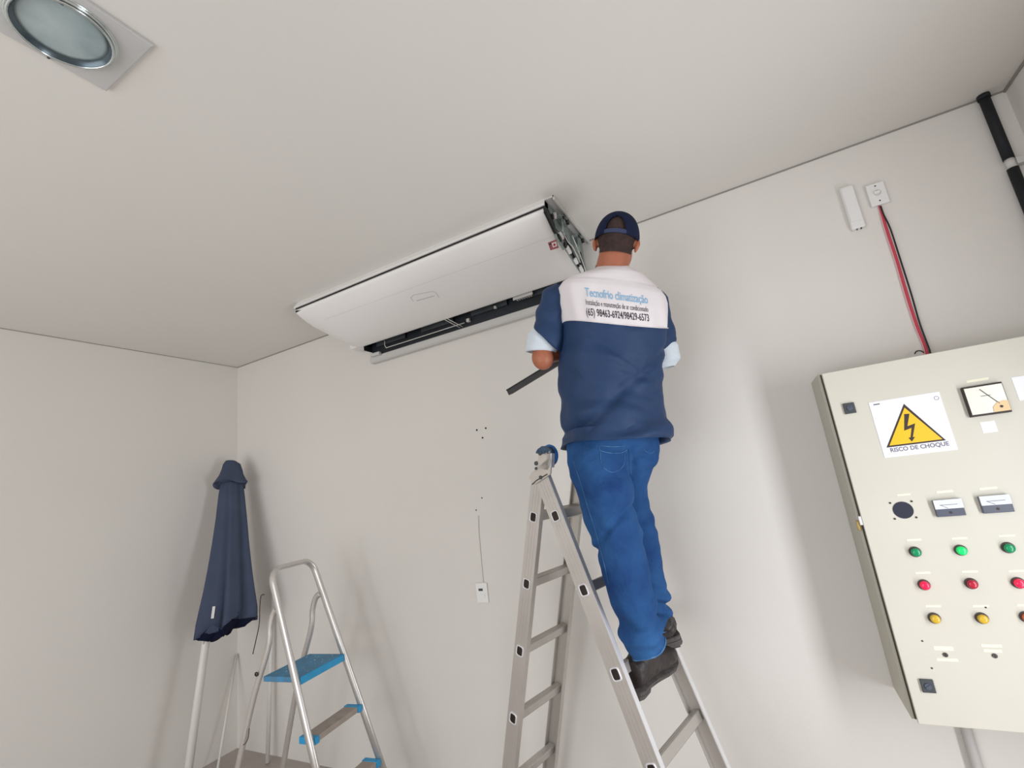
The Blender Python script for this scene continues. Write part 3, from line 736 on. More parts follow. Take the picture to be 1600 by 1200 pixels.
# folded cloth: rows of (left px, right px, y px), deep pleats
rows = [(345,380,755),(341,383,775),(337,387,810),(331,391,850),(324,396,890),(317,401,925),(311,405,950),(306,405,972)]
NR = 120
rs = []; rowm = []
pleats = [(0.0,1.0),]
def pleat(a, t):          # radial factor for angle a
    w_ = (a*6/(2*PI)+.15+.10*math.sin(a+1)) % 1.0          # one cycle = one folded gore
    saw = w_ if w_ < .82 else (1-w_)/.18*.82
    return 1.0-.55*t*(1-saw/.82)**1.1-.012*math.cos(13*a)
for i in range(len(rows)-1):
    for s in range(5):
        t = s/5; rowm.append([lerp(rows[i][k], rows[i+1][k], t) for k in range(3)])
rowm.append(list(rows[-1]))
for i, (l, r_, y) in enumerate(rowm):
    t = i/(len(rowm)-1)
    pl, pr = UP(l, y), UP(r_, y); c = (pl+pr)/2; c = c; hw = (pr-pl).length/2*1.06
    u = ru
    ring = []
    for j in range(NR):
        a = 2*PI*j/NR
        f = pleat(a, .25+.75*t)
        ring.append(c+u*math.cos(a)*hw*f+fu*math.sin(a)*hw*.74*f)
    rs.append(ring)
# hem: pleat lobes droop to different heights
last = rs[-1]; hem = []
for j in range(NR):
    a = 2*PI*j/NR; droop = -.030+.060*abs(math.cos(3*a+.9))-.055*math.cos(a)
    c = sum(last, Vector())/NR
    hem.append(last[j]-ax*droop)
    if droop < 0:
        pass
rs.append(hem)
inner = [v+(sum(hem, Vector())/NR-v)*.10+ax*.03 for v in hem]
inner2 = [lerp(v, sum(rs[-8], Vector())/NR, .55)+ax*.02 for v in hem]
b.rings(rs, cap=True); 
cl = b.build('canopy', m_umb, ub)
b = MB()
hc = sum(hem, Vector())/NR
skirt = []
for t, sc, dr in ((0,.97,.004),(.5,.86,-.018),(1,.60,-.045)):
    skirt.append([hc+(v-hc)*sc+ax*(dr+.010*math.sin(9*2*PI*j/NR)*t) for j, v in enumerate(hem)])
b.rings(skirt, cap=True); b.build('canopy_inside', m_umbin, ub)
cb_ = bvh_of(cl); h_ = cb_.ray_cast(CAM, ray(333, 957)); b = MB(); b.obox(h_[0]+fu*.004, ru, fu, ax, .0075, .0012, .034); b.build('care_tag', m_white, ub)
# rib tip hanging below
b = MB(); p = UP(322, 990); b.tube([p+fu*.03+ax*.06, p+fu*.02, UP(317,1007)+fu*.02], .004, 8); b.build('rib_tip', m_acgrey, ub)
# top vent cap: small flared hood
b = MB(); crows = [(352,369,721,.3),(348,376,726,.6),(345,379,735,.9),(341,381,744,1.0),(334,385,753,1.0),(331,387.5,757,1.0)]
rs = []
for i, (l, r_, y, rd) in enumerate(crows):
    pl, pr = UP(l, y), UP(r_, y); c = (pl+pr)/2; hw = (pr-pl).length/2; t = i/(len(crows)-1)
    rs.append([c+ru*math.cos(a)*hw*(1-.12*t*math.cos(4*a+.4))+fu*math.sin(a)*hw*.75*(1-.16*t*math.cos(4*a+.4))-ax*.014*t*math.cos(4*a+2.2) for a in (2*PI*j/64 for j in range(64))])
b.rings(rs, cap=False); c0 = rs[0]; cc = sum(c0, Vector())/64
b.rings([[lerp(v, cc, k)+ax*.006*k for v in c0] for k in (0,.5,.95)], cap=True)
b.rings([rs[-1], [lerp(v, sum(rs[-1], Vector())/64, .25)+ax*.015 for v in rs[-1]]], cap=True)
b.build('vent_cap', m_umb, ub)

# thin rods standing in the corner
fp = Vx(.433,-.078,0)
b = MB(); tp = Vx(.433,-.02,1.05); b.tube([fp+EZ*.004, tp], .0125, 14); tag(b.build('white_rod', m_pole), 'thin white rod standing against the back wall behind the stepladder', 'rod')
b = MB(); f_ = PZ(338,1215,0); t_ = P(369.5,1022,-.012); t_.x = max(t_.x, .012); b.tube([f_+EZ*.006, t_], .0075, 12); tag(b.build('white_rod', m_pole), 'slim white rod leaning into the room corner, right of the umbrella pole', 'rod')

# ------------------------------------------------------------------ WORKER
wk = thing('person', 'worker in navy and white shirt, blue jeans and navy cap standing on the big ladder', 'person', (3.12,-.5,.88))
view = Vx(-.21,.978,0).normalized(); vlat = Vx(.978,.21,0).normalized()
# (Lx,Ly,Rx,Ry,yL,yR,depth half)
TR = [(935,414,976,415,-.60,-.52,.058),
      (929,419,981,419,-.61,-.51,.066),
      (920,423,990,426,-.63,-.49,.078),
      (905,427,1003,434,-.65,-.46,.092),
      (888,432,1017,447,-.67,-.43,.105),
      (876,439,1028,459,-.68,-.41,.116),
      (870,448,1036,470,-.69,-.40,.126),
      (869,460,1038,480,-.69,-.39,.136),
      (871,475,1037,491,-.69,-.39,.145),
      (874,490,1035,504,-.69,-.39,.150),
      (877,503,1033,516,-.69,-.39,.153),
      (877,530,1031,539,-.68,-.39,.155),
      (875,558,1029,564,-.68,-.39,.157),
      (874,583,1026,588,-.67,-.38,.160),
      (877,606,1027,608,-.66,-.37,.163),
      (882,632,1029,632,-.65,-.36,.163),
      (885,655,1032,655,-.65,-.36,.175),
      (884,675,1036,674,-.65,-.36,.188),
      (882,686,1037,686,-.65,-.36,.192),
      (881,694,1034,692,-.65,-.36,.192)]
YOKE = 10
def row_frame(r):
    l, rr = P(r[0], r[1], r[4]), P(r[2], r[3], r[5]); c = (l+rr)/2; a = (rr-l)/2
    f = EZ.cross(a).normalized()             # +Z x lateral = forward (away from camera)
    return c, a*.955, f, r[6]
SUB = 5; NS = 180
rows_ = []
for i in range(len(TR)-1):
    for s in range(SUB):
        t = s/SUB
        if i in (0,): pass
        a, b_ = TR[i], TR[i+1]; rows_.append((i+t, [lerp(a[k], b_[k], t) for k in range(7)]))
rows_.append((len(TR)-1, list(TR[-1])))
def torso_pt(r, ang, k=1.0, wr=True, idx=0):
    c, a, f, bb = row_frame(r)
    e = .86 if idx > 5 else .95
    cs, sn = math.cos(ang), math.sin(ang)
    x = math.copysign(abs(cs)**e, cs); y = math.copysign(abs(sn)**e, sn)
    p = c+a*x*k+f*bb*y*k*(1.08 if (y > 0 and 12 < idx) else 1.0)
    bk = max(0, -sn)**1.2; fade = 1.0 if idx < 11 else max(0, 1-(idx-11)/5)
    p = p-EZ*(.024+.034*math.exp(-((idx-10)/3.0)**2))*bk*fade
    return p, (a.normalized()*cs+f*sn).normalized()
def wrinkle(idx, ang, p):
    t = idx/(len(TR)-1)
    g = 0.0
    if idx > YOKE:
        d = (idx-YOKE)/9
        g += .0085*d*math.sin(26*t+3.0*math.cos(ang*1.0+.6)+5*noise.noise(p*3.1))*min(1, (idx-YOKE)/2)
        g += .019*noise.noise(Vx(p.x*8, p.y*8, p.z*17+3))*min(1, d*1.6+.2)
        g += .0035*math.sin(ang*9+4*t)*max(0, (t-.8)*4)
        # diagonal folds gathering at the waist
        for (i0, sl_, w0, am, ua, ub) in ((13.2,.9,.16,.007,-1,.5),(14.6,-.7,.15,.007,-.5,1),(12.2,1.2,.14,.005,-.9,.2),(15.6,.4,.17,.006,-1,.7),(13.9,-1.4,.13,.006,-.1,1),(16.6,-.5,.18,.005,-.6,.9),(11.6,.6,.13,.004,-1,.1)):
            uu = math.cos(ang)
            if ua < uu < ub and math.sin(ang) < .2:
                e_ = math.sin(PI*(uu-ua)/(ub-ua)); g -= am*e_*math.exp(-((idx-i0-sl_*uu-.25*math.sin(5*uu))/(w0*2.0))**2)
        u_ = math.cos(ang); g -= .014*math.exp(-((u_*.5+ (idx-14)*.16)**2)/.005)
        g -= .007*math.exp(-((u_*.55- (idx-12.4)*.22)**2)/.005)*(1 if u_ < .2 else .3)
    else:
        g += .003*noise.noise(Vx(p.x*10, p.y*10, p.z*9))+.0022*math.sin(ang*13+noise.noise(p*4)*4)*max(0, min(1, (idx-4)/4))
    return g
b = MB(); rs = []; ids = []
for (idx, r) in rows_:
    ring = []
    for j in range(NS):
        ang = 2*PI*j/NS; p, n_ = torso_pt(r, ang, idx=idx); ring.append(p+n_*wrinkle(idx, ang, p))
    rs.append(ring); ids.append(idx)
# hem flare plus turned-in hem
lastr = rs[-1]; cc = sum(lastr, Vector())/NS
hem_ = [v-EZ*(.004+.004*math.sin(j*2*PI/NS*3+1)) + (v-cc).normalized()*.003 for j, v in enumerate(lastr)]
rs.append(hem_); rs.append([lerp(v, cc, .07)+EZ*.004 for v in hem_]); rs.append([lerp(v, cc, .10)+EZ*.05 for v in hem_])
n = NS
bm = b.bm; V_ = [[bm.verts.new(v) for v in ring] for ring in rs]
for i in range(len(rs)-1):
    for j in range(n):
        f_ = bm.faces.new((V_[i][j], V_[i][(j+1)%n], V_[i+1][(j+1)%n], V_[i+1][j])); f_.smooth = True
        f_.material_index = 1 if (i < len(ids) and ids[i] < YOKE-.01) else 0
shirt = b.build('shirt', [m_shirt, m_yoke], wk); tag(shirt, 'short-sleeved shirt, navy with a white yoke')
# yoke piping
b = MB(); r = list(TR[YOKE]); pts = []
for j in range(97):
    ang = 2*PI*j/96; p, n_ = torso_pt(r, ang, idx=YOKE); pts.append(p+n_*.0025)
b.tube(pts, .0016, 6, cap=False); b.build('yoke_seam', m_yoke, shirt)
b = MB(); pts = []
for j in range(65):
    ang = 2*PI*j/64; p, n_ = torso_pt(TR[0], ang, idx=0); pts.append(p+n_*.003+EZ*.003)
b.tube(pts, .0055, 8, cap=False, flat=.8); b.build('collar', m_collar, shirt)
# back lettering, conformed to the cloth
sb = bvh_of(shirt)
back = -row_frame(TR[8])[2]
def shirt_text(txt, tl, tr, bl, m, name, wt=.012):
    vs, fs, (a0, a1, c0, c1) = text_mesh(txt, 1.0, wt)
    b = MB(); bmx = bmesh.new(); bvv = [bmx.verts.new(v) for v in vs]
    for f in fs:
        try: bmx.faces.new([bvv[i] for i in f])
        except ValueError: pass
    o = Vx(*P(tl[0], tl[1], -.70)); X = P(tr[0], tr[1], -.52)
    X = X-o; Z = P(bl[0], bl[1], -.70)-o
    out = []
    for v in bmx.verts:
        s, t = (v.co.x-a0)/(a1-a0), 1-(v.co.y-c0)/(c1-c0)
        p = o+X*s+Z*t
        d = (p-CAM).normalized()
        h = sb.ray_cast(CAM, d)
        if h[0] is None: out.append(p); continue
        nn = h[1]; nn = -nn if nn.dot(d) > 0 else nn
        out.append(h[0]+nn*.0012)
    bmx.verts.index_update()
    b.add(out, [tuple(v.index for v in f.verts) for f in bmx.faces]); bmx.free()
    return b.build(name, m, shirt)
shirt_text('Tecnofrio climatização', (913.5,449), (1011,461.5), (915,466), m_tlight, 'printed_lettering')
shirt_text('Instalação e manutenção de ar condicionado', (915,467.5), (1012,479.5), (916,478), m_tdark, 'printed_lettering', 0.0)
shirt_text('(65) 98463-6924/98429-6573', (915.5,481), (1013,491), (917,496.5), m_tdark, 'printed_lettering')

# --- limbs
def px_tube(rows):              # rows: (lx, rx, y px, depth)
    pts = []; rad = []
    for (l, r, y, dy) in rows:
        a, c = P(l, y, dy), P(r, y, dy); pts.append((a+c)/2); rad.append((c-a).length/2)
    return pts, rad
def interp_tube(pts, rad, n=6):
    sp = smooth_path(pts, n); rr = smooth_path([Vx(r, 0, 0) for r in rad], n); return sp, [v.x for v in rr]
LEG_L = [(891,976,668,-.545),(889,979,695,-.56),(891,985,725,-.58),(903,989,765,-.60),(915,995,805,-.60),(929,1004,845,-.60),(941,1012,885,-.60),(949,1018,915,-.60),(960,1025,948,-.59),(967,1031,975,-.58),(971,1034,992,-.57),(984,1045,1013,-.56)]
LEG_R = [(945,1026,668,-.43),(945,1027,695,-.43),(948,1020,725,-.43),(950,1012,758,-.425),(956,1018,800,-.42),(963,1029,840,-.42),(968,1035,880,-.41),(976,1037,905,-.40),(984,1045,926,-.39),(990,1043,944,-.38),(994,1048,957,-.37),(996,1047,972,-.36)]
pl_, rl_ = px_tube(LEG_L); pr_, rr_ = px_tube(LEG_R)
plS, rlS = interp_tube(pl_, rl_); prS, rrS = interp_tube(pr_, rr_)
b = MB(); b.tube(plS, rlS, 40); b.tube(prS, rrS, 40)
hc_ = (pl_[0]+pr_[0])/2
hl = (pr_[0]-pl_[0]).normalized(); hf = EZ.cross(hl).normalized()
b.ell(hc_+EZ*.0, hl, hf, EZ, .165, .115, .12); b.ell(hc_-hf*.045-EZ*.02, hl, hf, EZ, .12, .11, .12)
b.ell(pl_[1]+Vx(0,0,-.0)+hf*-.02, hl, hf, EZ, .10, .10, .12); b.ell(pr_[1]-hf*.02, hl, hf, EZ, .095, .10, .12)
def jean_disp(p, nn):
    g = .004*noise.noise(p*13)+.004*noise.noise(Vx(p.x*22, p.y*22, p.z*30))
    # horizontal gathers behind the knees and above the hems
    def gather(z0, wdt, fr, am): return am*math.exp(-((p.z-z0)/wdt)**2)*math.sin(fr*p.z+6*noise.noise(p*5)+p.x*10)
    g += gather(1.33, .07, 80, .004)+gather(1.02, .07, 90, .009)+gather(1.50, .06, 70, .003)
    g -= .012*math.exp(-((p.z-1.36-.9*(p.x-3.13))/.014)**2)*(1 if p.y < -.5 else 0)
    g += .0035*noise.noise(Vx(p.x*6, p.y*6, p.z*3.5+7))
    return g
jeans = b.build('jeans', m_jean, wk, remesh=.0065, smooth_it=3, disp=jean_disp)
tag(jeans, 'faded blue denim jeans')
jb = bvh_of(jeans)
def on_cloth(bv, px, py, off):
    d = ray(px, py); h = bv.ray_cast(CAM, d)
    if h[0] is None: return None
    nn = h[1]; nn = -nn if nn.dot(d) > 0 else nn
    return h[0]+nn*off
def seam(name, pts, bv, r, m, parent):
    q = []
    P2 = smooth_path([Vx(x, y, 0) for x, y in pts], 7)
    for v in P2:
        h = on_cloth(bv, v.x, v.y, .0008)
        if h is not None: q.append(h)
    if len(q) > 2:
        b = MB(); b.tube(q, r, 6); return b.build(name, m, parent)
# back pocket edges, leg seams
seam('pocket_stitching', [(936,699),(938,704),(955,708),(972,707),(980,702)], jb, .0016, m_jeanlt, jeans)
seam('pocket_stitching', [(936,695.5),(955,698),(978,696.5)], jb, .0014, m_jeanlt, jeans)
seam('pocket_stitching', [(938,704),(941,728),(958,738),(974,727),(976,707)], jb, .0010, m_jeanlt, jeans)
seam('pocket_stitching', [(1000,697),(1006,703),(1016,708),(1023,703)], jb, .0014, m_jeanlt, jeans)
seam('leg_seam', [(896,720),(906,750),(918,790),(932,835),(944,880),(951,912)], jb, .0010, m_jeanlt, jeans)
seam('centre_seam', [(982,702),(983,720),(985,745)], jb, .0014, m_jean, jeans)
# hems
def hem_ring(pts, rad, m):
    c = pts[-1]; t = (pts[-1]-pts[-2]).normalized(); u = t.orthogonal().normalized(); v = t.cross(u)
    b = MB(); b.tube([c+(u*math.cos(a)+v*math.sin(a))*(rad[-1]*.97)+t*.004*math.sin(3*a) for a in (2*PI*j/40 for j in range(41))], .0035, 6, cap=False)
    b.build('hem', m, jeans)
hem_ring(pl_, rl_, m_jeanlt); hem_ring(pr_, rr_, m_jeanlt)

# arms
shL, elL, haL = P(874,476,-.64), P(847,551,-.68), P(897,552,-.47)
shR, elR, haR = P(1026,492,-.40), P(1034,551,-.36), P(948,515,-.22)
def slanted(c, nrm, rx, up, ry=None, n=36):
    nrm = nrm.normalized(); u = (up-nrm*up.dot(nrm)).normalized(); v = nrm.cross(u); ry = ry or rx
    return [c+u*math.cos(a)*rx+v*math.sin(a)*ry for a in (2*PI*j/n for j in range(n))]
def sleeve(stations, name, m, parent, label=None, dsp=.003):
    # stations: (centre, normal, radius); interpolated
    b = MB(); rs = []
    for i in range(len(stations)-1):
        for s in range(6):
            t = s/6; c = lerp(stations[i][0], stations[i+1][0], t); nn = lerp(stations[i][1].normalized(), stations[i+1][1].normalized(), t); r = lerp(stations[i][2], stations[i+1][2], t)
            rs.append(slanted(c, nn, r, view))
    c, nn, r = stations[-1]; rs.append(slanted(c, nn, r, view)); rs.append(slanted(c, nn, r*.86, view)); rs.append(slanted(c-nn.normalized()*.015, nn, r*.82, view))
    b.rings(rs, cap=False)
    def dp(p, nn_): return dsp*math.sin(55*p.z+30*p.x+5*noise.noise(p*8))+dsp*noise.noise(p*25)
    o = b.build(name, m, parent, disp=dp)
    if label: tag(o, label)
    return o
uL = (elL-shL).normalized(); fL = (haL-elL).normalized()
uR = (elR-shR).normalized(); fR = (haR-elR).normalized()
pxm = lambda px, py, y: P(px, py, y)
ms = .0024       # metres per pixel near the arms
sleeve([(P(880,455,-.61), Vx(-.7,-.2,-.5), .045),(P(871,466,-.64), Vx(-.5,-.1,-.8), .062),(P(864,490,-.65), uL, .064),(P(859,512,-.66), uL+Vx(-.15,0,.0), .066),(P(856,531,-.67), Vx(-.95,-.05,-.62), .073)], 'sleeve', m_shirt, shirt, 'left sleeve', .0032)
sleeve([(P(858,515,-.66), uL, .058),(P(849,533,-.672), Vx(-.6,0,-.85), .0640),(P(845,551,-.665), Vx(-.22,0,-1.0), .0590)], 'sleeve_cuff', m_cuff, shirt, 'pale rolled cuff of the left sleeve', .0022)
sleeve([(P(1016,463,-.43), Vx(.7,.2,-.4), .045),(P(1024,480,-.41), Vx(.4,.2,-.8), .058),(P(1027,505,-.40), uR, .060),(P(1030,530,-.39), uR, .066),(P(1035,551,-.37), Vx(.42,.1,-.90), .068)], 'sleeve', m_shirt, shirt, 'right sleeve', .0032)
sleeve([(P(1031,535,-.38), uR, .058),(P(1039,553,-.36), Vx(.35,.1,-.95), .063),(P(1039,568,-.355), Vx(.15,.1,-1.0), .060),(P(1036,577,-.35), Vx(.05,.1,-1.0), .050)], 'sleeve_cuff', m_cuff, shirt, 'pale rolled cuff of the right sleeve', .002)

# --- head (local frame: hx right, hy forward, hz up), tilted to the right
hcen = P(963, 381, -.56)
upv = (P(970,341,-.56)-P(962.5,400,-.56)).normalized()
hy = (view - upv*view.dot(upv)).normalized(); hz = upv; hx = hy.cross(hz).normalized()
def Hd(x, y, z): return hcen+hx*x+hy*y+hz*z
b = MB()
b.ell(Hd(0,.005,.030), hx, hy, hz, .074, .092, .088, 32, 20)          # cranium
b.ell(Hd(0,.030,-.035), hx, hy, hz, .064, .066, .078, 28, 16)         # face and jaw
b.ell(Hd(0,.070,-.088), hx, hy, hz, .028, .024, .020)                  # chin
b.tube([Hd(0,.088,.012), Hd(0,.104,-.022), Hd(0,.113,-.036)], [.009,.012,.014], 14)   # nose
for s in (-1, 1):
    b.ell(Hd(s*.012,.100,-.038), hx, hy, hz, .009, .010, .008, 12, 8)
    b.ell(Hd(s*.030,.082,.024), hx, hy, hz, .022, .012, .008, 14, 8)   # brow
    b.ell(Hd(s*.040,.070,-.022), hx, hy, hz, .020, .018, .016, 14, 8)  # cheek
    # ear: rim and lobe
    e0 = Hd(s*.075,-.004,-.012)
    rim = [Hd(s*(.074+.011*math.sin(PI*t)), -.004-.012*math.sin(PI*t*.9), .022-.058*t) for t in (i/8 for i in range(9))]
    b.tube(rim, [.005,.007,.008,.008,.008,.007,.007,.007,.005], 10)
    b.ell(Hd(s*.077,-.006,-.008), hx, hy, hz, .007, .014, .026, 12, 10)
b.ell(Hd(0,.098,-.058), hx, hy, hz, .022, .008, .005); b.ell(Hd(0,.096,-.067), hx, hy, hz, .019, .008, .006)
nk = row_frame(TR[1])[0]
b.tube([Hd(0,-.008,.0), Hd(0,-.012,-.055), lerp(Hd(0,-.014,-.10), nk, .45), nk-EZ*.01, nk-EZ*.06], [.057,.060,.063,.067,.075], 28)
# torso core and shoulders inside the shirt
for i in (5, 8, 11, 14, 17):
    c, a, f, bb = row_frame(TR[i]); al_ = a.length; an = a.normalized(); b.ell(c, an, f, an.cross(f), al_*.74, bb*.70, .07 if i < 8 else .10, 24, 12)
def arm(sh, el, ha, eb=.036):
    m1 = lerp(sh, el, .5); w_ = lerp(el, ha, .82)
    pts = smooth_path([sh, m1, el, lerp(el, ha, .4), w_], 6)
    rr = smooth_path([Vx(r, 0, 0) for r in (.046,.042,.036,.036,.027)], 6)
    b.tube(pts, [v.x for v in rr], 22)
    b.ell(el-EZ*(eb-.022), EX, EY, EZ, eb, eb, eb+.004, 18, 12)
arm(shL, elL, haL, .043); arm(shR, elR, haR)
c_, a_, f_, bb_ = row_frame(TR[5])
b.tube([c_-a_*.5-EZ*.02, shL], [.045,.045], 20); b.tube([c_+a_*.5-EZ*.03, shR], [.045,.045], 20)
# legs core
b.tube([p for p in plS], [r*.72 for r in rlS], 20); b.tube([p for p in prS], [r*.72 for r in rrS], 20)
b.ell(hc_+hf*.02, hl, hf, EZ, .10, .06, .10)
# hands
def hand(wrist, fwd, palm_n, side, curl, out):
    fwd = fwd.normalized(); palm_n = (palm_n-fwd*palm_n.dot(fwd)).normalized(); lat = fwd.cross(palm_n).normalized()*side
    pc = wrist+fwd*.052
    out.ell(pc, fwd, lat, palm_n, .052, .042, .017, 20, 12)
    out.tube([wrist-fwd*.03, wrist+fwd*.02], [.028,.027], 16)
    for i, (o, L, r) in enumerate(((-.031,.068,.0085),(-.0105,.078,.009),(.0105,.074,.0088),(.031,.058,.0078))):
        p = pc+fwd*.040+lat*o; a = .25; pts = [p-fwd*.02, p]
        for s_, fr in enumerate((.42,.32,.26)):
            d_ = fwd*math.cos(a)+palm_n*math.sin(a); p = p+d_*L*fr; pts.append(p); a += curl
        out.tube(smooth_path(pts, 4), r, 12)
        out.ell(pts[-1], fwd, lat, palm_n, r, r, r, 10, 8)
    p0 = pc-fwd*.022-lat*.030; t1 = p0+(-lat*.7+fwd*.5+palm_n*.5).normalized()*.036; t2 = t1+(fwd*.75-lat*.1+palm_n*.7).normalized()*.030; t3 = t2+(fwd*.6+lat*.45+palm_n*.6).normalized()*.024
    out.tube(smooth_path([p0, t1, t2, t3], 4), [.0125]*5+[.011]*4+[.0095]*4, 12); out.ell(t3, fwd, lat, palm_n, .0095, .0095, .0095, 10, 8)
barA, barB = P(793.5,613.5,-.52), P(870,567,-.50)
bard = (barB-barA).normalized(); barE = barA+bard*.46
gp_ = barA+bard*.335
wL_ = lerp(elL, haL, .8)
hand(wL_, (gp_-wL_), -EZ.cross(bard), 1, 1.15, b)
wR_ = lerp(elR, haR, .82); hand(wR_, (haR-elR)+EZ*.1, -EZ, -1, .65, b)
body = b.build('body', m_skin, wk, remesh=.0048, smooth_it=2)
# eyes, brows, mouth
for s in (-1, 1):
    b = MB(); b.ell(Hd(s*.030,.0835,.006), hx, hy, hz, .011, .008, .0075, 14, 10); e = b.build('eye', m_eye, wk)
    b = MB(); b.ell(Hd(s*.030,.0895,.006), hx, hy, hz, .0048, .003, .0048, 12, 8); b.build('iris', m_iris, e)
    b = MB(); b.tube(smooth_path([Hd(s*.014,.097,.024), Hd(s*.030,.095,.029), Hd(s*.047,.082,.024)], 4), .003, 8); b.build('eyebrow', m_hair, wk)
b = MB(); b.tube(smooth_path([Hd(-.022,.101,-.062), Hd(0,.1075,-.061), Hd(.022,.101,-.062)], 4), .0026, 8); b.build('mouth', m_lip, wk)
# hair: close-cropped shell at the back of the head below the cap
b = MB(); rs = []
for i in range(13):
    el = lerp(.55, -.62, i/12); ring = []
    for j in range(41):
        a = lerp(PI*.98, PI*2.02, j/40)        # back half
        k = 1.032
        ring.append(Hd(math.cos(a)*.0745*math.cos(el)*k, .005+math.sin(a)*.092*math.cos(el)*k, .030+.088*math.sin(el)*k+(0)))
    rs.append(ring)
n_ = 41
b.rings(rs, cap=False, close=False)
# lower fringe following the nape
base = rs[-1]; lows = [base]
for q_ in (.33, .66, 1.0):
    low = []
    for j, v in enumerate(base):
        t = j/40; k = (math.sin(PI*t))**.5
        low.append(Hd((v-hcen).dot(hx)*(1-.02*q_), (v-hcen).dot(hy)-.006*k*math.sin(PI*q_*.5)-.001, (v-hcen).dot(hz)-(.012+.026*k)*q_))
    lows.append(low)
b.rings(lows, cap=False, close=False)
hair = b.build('hair', m_hair, wk)
# cap: six-panel crown, arch opening at the back, strap, button, peak
b = MB(); NU, NV = 72, 22; grid = []
zc = .020
for i in range(NV+1):
    ph = PI/2*i/NV*.995; row = []
    for j in range(NU):
        a = 2*PI*j/NU
        k = 1+.012*abs(math.sin(3*a))-.004
        row.append(Hd(math.cos(a)*.0835*math.cos(ph)**.80*k, .005+math.sin(a)*.1035*math.cos(ph)**.80*k, zc-.002+.100*math.sin(ph)**1.05))
    grid.append(row)
grid.insert(0, [Hd((v-hcen).dot(hx)*1.0, (v-hcen).dot(hy)*1.0, zc-.016+.010*max(0, (v-hcen).dot(hy)/.1)) for v in grid[0]])
bm = b.bm; vv = [[bm.verts.new(v) for v in row] for row in grid]
for i in range(len(grid)-1):
    for j in range(NU):
        a = 2*PI*(j+.5)/NU; da = (a-1.5*PI)
        el = i/NV
        if abs(da) < .47 and (da/.47)**2+((el)/.42)**2 < 1: continue       # arch opening
        f = bm.faces.new((vv[i][j], vv[i][(j+1)%NU], vv[i+1][(j+1)%NU], vv[i+1][j])); f.smooth = True
f = bm.faces.new(list(reversed(vv[-1]))); f.smooth = True
cap = b.build('cap', m_cap, wk)
md = cap.modifiers.new('thick', 'SOLIDIFY'); md.thickness = .003; md.offset = 1
b = MB(); b.ell(Hd(0,.005,zc+.101), hx, hy, hz, .006, .006, .004, 12, 8); b.build('button', m_cap, cap)
b = MB(); st_ = []
for j in range(15):
    a = lerp(1.5*PI-.50, 1.5*PI+.50, j/14); st_.append(a)
def cp_(a, z, k=1.03): return Hd(math.cos(a)*.0835*k, .005+math.sin(a)*.1035*k, z)
b.rings([[cp_(a, zc-.016) for a in st_], [cp_(a, zc-.001) for a in st_], [cp_(a, zc-.001, 1.0) for a in st_], [cp_(a, zc-.016, 1.0) for a in st_]], cap=False, close=False, smooth=False)
b.build('strap', m_strap, cap)
b = MB(); arch = []
for j in range(25):
    t = PI*j/24; da = -.47*math.cos(t); el = .42*math.sin(t); ph = PI/2*el; a = 1.5*PI+da
    arch.append(Hd(math.cos(a)*.0865*math.cos(ph)**.80, .005+math.sin(a)*.1065*math.cos(ph)**.80, zc-.002+.101*math.sin(ph)**1.05))
b.tube(arch, .0022, 6); b.build('arch_trim', m_cap, cap)
b = MB(); rs = []
for k in range(9):
    t = k/8; row = []
    for j in range(25):
        a = lerp(PI*.26, PI*.74, j/24); ext = .072*t*math.sin(max(0, (a-PI*.26)/(PI*.48)*PI*.999))**.6
        row.append(Hd(math.cos(a)*(.083+ext*.25), .005+math.sin(a)*.1035+ext, zc-.004-.014*t*t-.10*(math.cos(a)*.08)**2/.08))
    rs.append(row)
b.rings(rs, cap=False, close=False); pk = b.build('peak', m_cap, cap); md = pk.modifiers.new('thick', 'SOLIDIFY'); md.thickness = .003

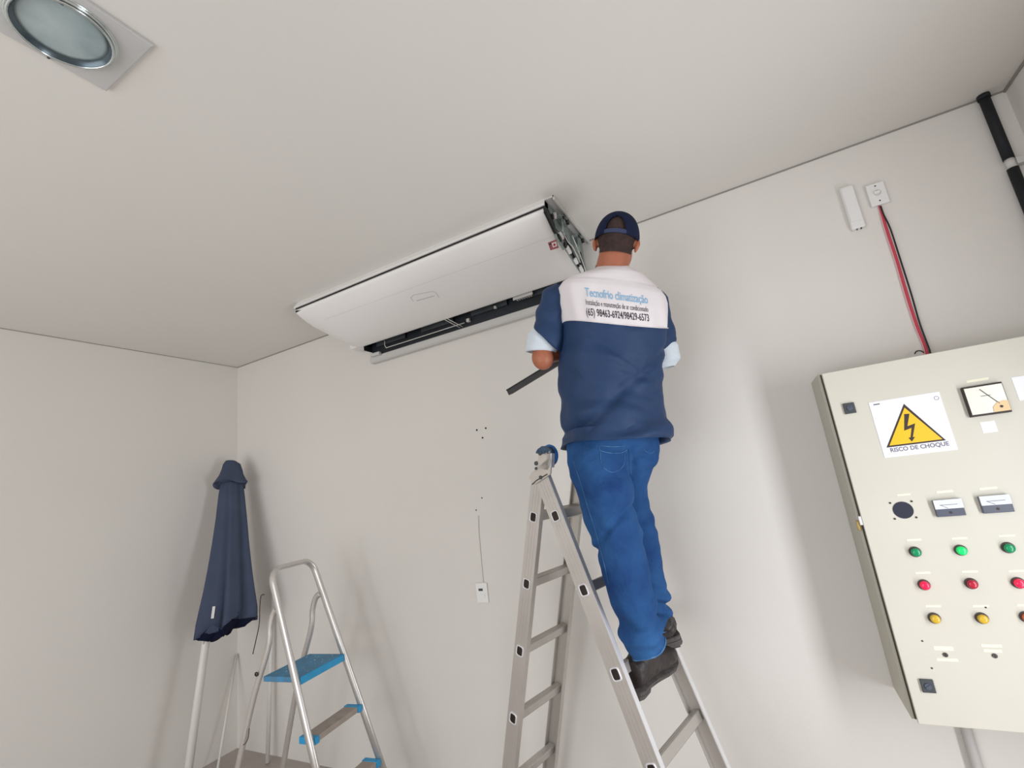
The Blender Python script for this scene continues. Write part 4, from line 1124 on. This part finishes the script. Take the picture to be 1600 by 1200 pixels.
# --- boots
def boot(heel, toe, ankle, name='boot'):
    fw = (toe-heel); L = fw.length; fw.normalize(); up = (ankle-lerp(heel, toe, .2)); up = (up-fw*up.dot(fw)).normalized(); lt = fw.cross(up).normalized()
    b = MB(); rs = []
    # upper: stations along the foot (s, half width, height)
    for (s, hw, ht) in ((-.02,.020,.060),(.0,.032,.085),(.06,.037,.10),(.18,.040,.115),(.32,.041,.108),(.45,.045,.085),(.6,.050,.068),(.75,.052,.060),(.88,.046,.052),(.97,.032,.040),(1.0,.016,.028)):
        c = heel+fw*L*s+up*.018; ring = []
        for j in range(24):
            a = 2*PI*j/24; cs, sn = math.cos(a), math.sin(a)
            z = ht*(.5+.5*math.copysign(abs(sn)**.8, sn)) 
            ring.append(c+lt*hw*1.18*math.copysign(abs(cs)**.75, cs)*(1-.18*max(0, sn))+up*z)
        rs.append(ring)
    b.rings(rs)
    c0 = heel+fw*L*.17+up*.07
    b.tube(smooth_path([c0, lerp(c0, ankle, .5), ankle+(ankle-c0).normalized()*.05], 4), [.036]*5+[.037]*4, 22)
    o = b.build(name, m_boot, wk, remesh=.005, smooth_it=3, disp=lambda p, nn: .0022*noise.noise(p*38))
    b = MB()
    out = []
    for (s, hw) in ((-.03,.022),(.0,.034),(.08,.040),(.25,.038),(.42,.040),(.6,.052),(.78,.055),(.9,.048),(.98,.034),(1.02,.016)): out.append((s, hw))
    poly = [heel+fw*L*s+lt*hw*1.18 for s, hw in out]+[heel+fw*L*s-lt*hw*1.18 for s, hw in reversed(out)]
    b.prism([p+up*.006 for p in poly], up*.016, bev=.002)
    hp_ = [(s, hw) for s, hw in out if s < .3]
    b.prism([heel+fw*L*s+lt*hw*1.18-up*.012 for s, hw in hp_]+[heel+fw*L*s-lt*hw*1.18-up*.012 for s, hw in reversed(hp_)], up*.020, bev=.002)
    for i in range(7):
        s = .48+i*.075; b.obox(heel+fw*L*s+up*.003, fw, lt, up, L*.022, .046-.012*max(0, i-4)/2, .006)
    for i in range(2):
        for sd in (-1, 1): b.obox(heel+fw*L*(.04+i*.12)+lt*sd*.02-up*.015, fw, lt, up, L*.035, .012, .004)
    b.build('sole', m_sole, o)
    b = MB()
    for i in range(5):
        s = .36+i*.075; hgt = .108-.0075*i*(1+i*.25)*.9
        c = heel+fw*L*s+up*(.018+hgt*.97); b.tube([c-lt*.022, c+up*.004, c+lt*.022], .0025, 6)
    b.build('lace', m_darkg, o)
    return o
RT = AR+dR*SP*2                            # near end of the rung he stands on
def rung_at(t): return RT+rv*wR*t
hq = P(1001,1090,-.575); fdir = Vx(.30,.954,.04).normalized()
hL = hq+Vx(-.040,.012,0); tL = hL+fdir*.285
lt_ = fdir.cross(EZ).normalized()
boot(hL+EZ*.010, tL+EZ*.02, P(1008,1006,-.52)-lt_*.0)
hR = P(1049,1011,-.345); tR = hR+Vx(-.35,.93,.06).normalized()*.25
boot(hR+EZ*.010, tR, P(1035,970,-.35))

# dark bar under his left forearm
b = MB(); sd_ = bard.cross(view).normalized()
b.obox((barA+barE)/2, bard, sd_, bard.cross(sd_), .23, .0125, .004, bev=.001); b.obox((barA+barE)/2+sd_*.011, bard, sd_, bard.cross(sd_), .23, .002, .008)
b.obox((barA+barE)/2-sd_*.011, bard, sd_, bard.cross(sd_), .22, .002, .008)
tag(b.build('metal_bar', m_bar), 'dark flat bar poking out under the left forearm of the worker', 'bar')
